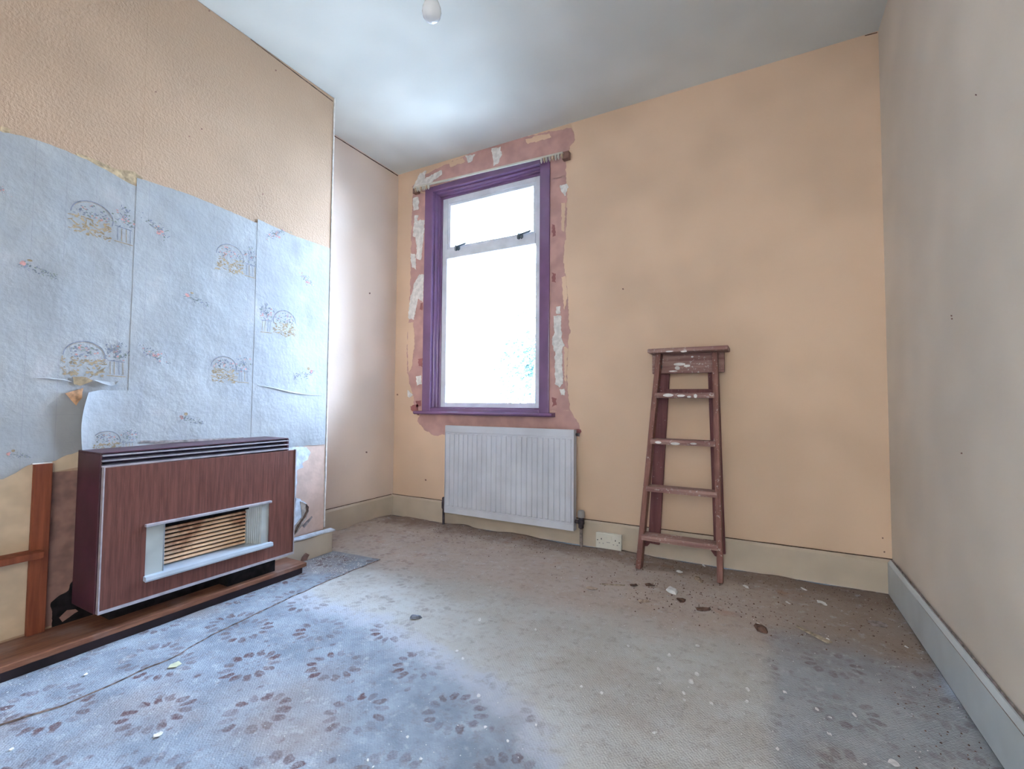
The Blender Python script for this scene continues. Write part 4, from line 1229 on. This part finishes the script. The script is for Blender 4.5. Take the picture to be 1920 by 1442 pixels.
# small flakes one can still count
flk = [(1255, 1230), (1235, 1256), (1308, 1212), (1178, 1213), (1283, 1313), (1282, 1300), (1237, 1283), (1128, 1301), (1226, 1376), (1400, 1317), (1402, 1294), (1334, 1320), (1532, 1331),
       (1557, 1348), (1555, 1378), (1602, 1342), (1458, 1406), (1622, 1436), (1472, 1300), (1307, 1265), (868, 1236), (857, 1221), (1005, 1361), (952, 1391), (690, 1428), (789, 1425), (764, 1384), (898, 1306), (1090, 1288),
       (910, 1365), (1004, 1183), (899, 1163), (1478, 1132), (1507, 1106), (1398, 1101), (1552, 1200), (1700, 1215), (700, 1440), (1320, 1062), (160, 1270), (22, 1406)]
for i, (u, v) in enumerate(flk):
    q = at(u, v, 2, 0.0)
    if q.y > 2.0: GL, GG = 'tiny white flake on the dirty carpet along the window wall', 'tiny flakes along the window wall'
    elif q.x > 0.03: GL, GG = 'tiny white flake on the petal carpet beside the right wall', 'tiny flakes beside the right wall'
    elif q.x < -0.62 and q.y < 1.35: GL, GG = 'tiny white flake on the blue grey petal carpet before the hearth', 'tiny flakes before the hearth'
    else: GL, GG = 'tiny white flake on the bare worn middle of the carpet', 'tiny flakes on the worn middle'
    chip('paint_flake', u, v, random.uniform(5, 9), random.uniform(4, 7), 'chip_white', GL, 'paint flake', GG, rise=random.uniform(0.002, 0.005), seed=200 + i, n=6)

# crumbs nobody could count
rnd = random.Random(5)
mb = MB(); mw = MB()
def crumb(mb, x, y, s):
    z = carpet_z(x, y) + (0.0055 if x < -1.78 and y < 1.83 else 0.0003)
    a_ = rnd.random() * 6
    v0 = [(x + s * math.cos(a_ + k * 2.09) * rnd.uniform(0.6, 1), y + s * math.sin(a_ + k * 2.09) * rnd.uniform(0.6, 1), z) for k in range(3)]
    mb.add(v0 + [(x, y, z + s * rnd.uniform(0.4, 0.9))], [(0, 1, 3), (1, 2, 3), (2, 0, 3), (0, 2, 1)])
for i in range(700):
    x = rnd.uniform(-1.6, XR - 0.03); y = rnd.uniform(0.5, 2.6)
    if noise.noise(Vector((x * 2.3, y * 2.3, 4))) > -0.25: crumb(mw, x, y, rnd.uniform(0.0012, 0.0032))
for i in range(500):
    x = rnd.uniform(-2.12, -1.8); y = rnd.gauss(1.68, 0.12)
    if 1.555 < y < 1.82 and x > XB + 0.06: crumb(mw, x, y, rnd.uniform(0.0015, 0.005))
for i in range(160):
    x = rnd.uniform(-1.96, -1.76); y = rnd.uniform(0.5, 1.5); crumb(mw, x, y, rnd.uniform(0.0012, 0.003))
tag(mw.build('plaster_crumbs', 'chip_white'), 'white plaster crumbs strewn over the carpet', 'crumbs', kind='stuff')
for i in range(900):
    x = rnd.uniform(-2.0, XR - 0.04); y = 2.64 - abs(rnd.gauss(0, 0.16)) - 0.02
    if y > 2.0: crumb(mb, x, min(y, 2.62), rnd.uniform(0.0015, 0.0055))
for i in range(420):
    x = rnd.gauss(-0.25, 0.28); y = rnd.gauss(2.2, 0.13)
    if x < XR - 0.04 and y < 2.6: crumb(mb, x, y, rnd.uniform(0.0015, 0.006))
for i in range(300):
    x = XR - 0.03 - abs(rnd.gauss(0, 0.10)); y = rnd.uniform(1.0, 2.6); crumb(mb, x, y, rnd.uniform(0.0015, 0.005))
tag(mb.build('dirt_crumbs', 'bark'), 'brown dirt crumbs along the skirting boards', 'crumbs', kind='stuff')

# ------------------------------------------------------------------ outside the window
MT['patio'] = simple('pale_concrete', (206, 202, 194), 0.9, 0.06, 2)
tag(MB().box(-30, 30, YB + TB, 40, -0.45, -0.35).build('ground', 'patio'), 'pale paving outside the window', kind='structure')
m = M('dark_evergreen_leaves', 0.6)
m.base(m.mix(m.noise(3, 2), (34, 56, 54), (48, 72, 66)))  # dark evergreen leaf colour
MT['leaf'] = m.mat
MT['trunk'] = simple('tree_bark', (120, 104, 90), 0.9)
tr_ = tag(empty('garden_tree'), 'leafy tree outside, faint in the glare of the window', 'tree')
tc_ = CAM + ray(1000, 690) * 8.6
mb = MB(); mb.tube([(tc_.x, tc_.y, -0.36), (tc_.x + 0.05, tc_.y, 0.6), (tc_.x, tc_.y + 0.05, tc_.z)], [0.13, 0.1, 0.05], 10)
for i in range(6):
    t_ = i * 1.05
    mb.tube([(tc_.x, tc_.y, 0.5 + i * 0.08), (tc_.x + 0.5 * math.cos(t_), tc_.y + 0.5 * math.sin(t_), 1.0 + 0.12 * i)], [0.04, 0.015], 6)
mb.build('trunk', 'trunk', tr_)
mb = MB()
for i in range(2600):
    d = Vector((rnd.gauss(0, 1), rnd.gauss(0, 1), rnd.gauss(0, 1))).normalized() * (rnd.random() ** 0.5)
    p = tc_ + Vector((d.x * 0.8, d.y * 0.8, d.z * 0.95)) * (1 + 0.35 * noise.noise(d * 2.5))
    n_ = Vector((rnd.gauss(0, 1), rnd.gauss(0, 1), rnd.gauss(0, 1) + 0.6)).normalized()
    u_ = n_.orthogonal().normalized(); v_ = n_.cross(u_); s = rnd.uniform(0.03, 0.055)
    mb.add([p - u_ * s, p - v_ * s * 0.5, p + u_ * s, p + v_ * s * 0.5], [(0, 1, 2, 3)])
tag(mb.build('foliage', 'leaf', tr_, recalc=False), kind='stuff')
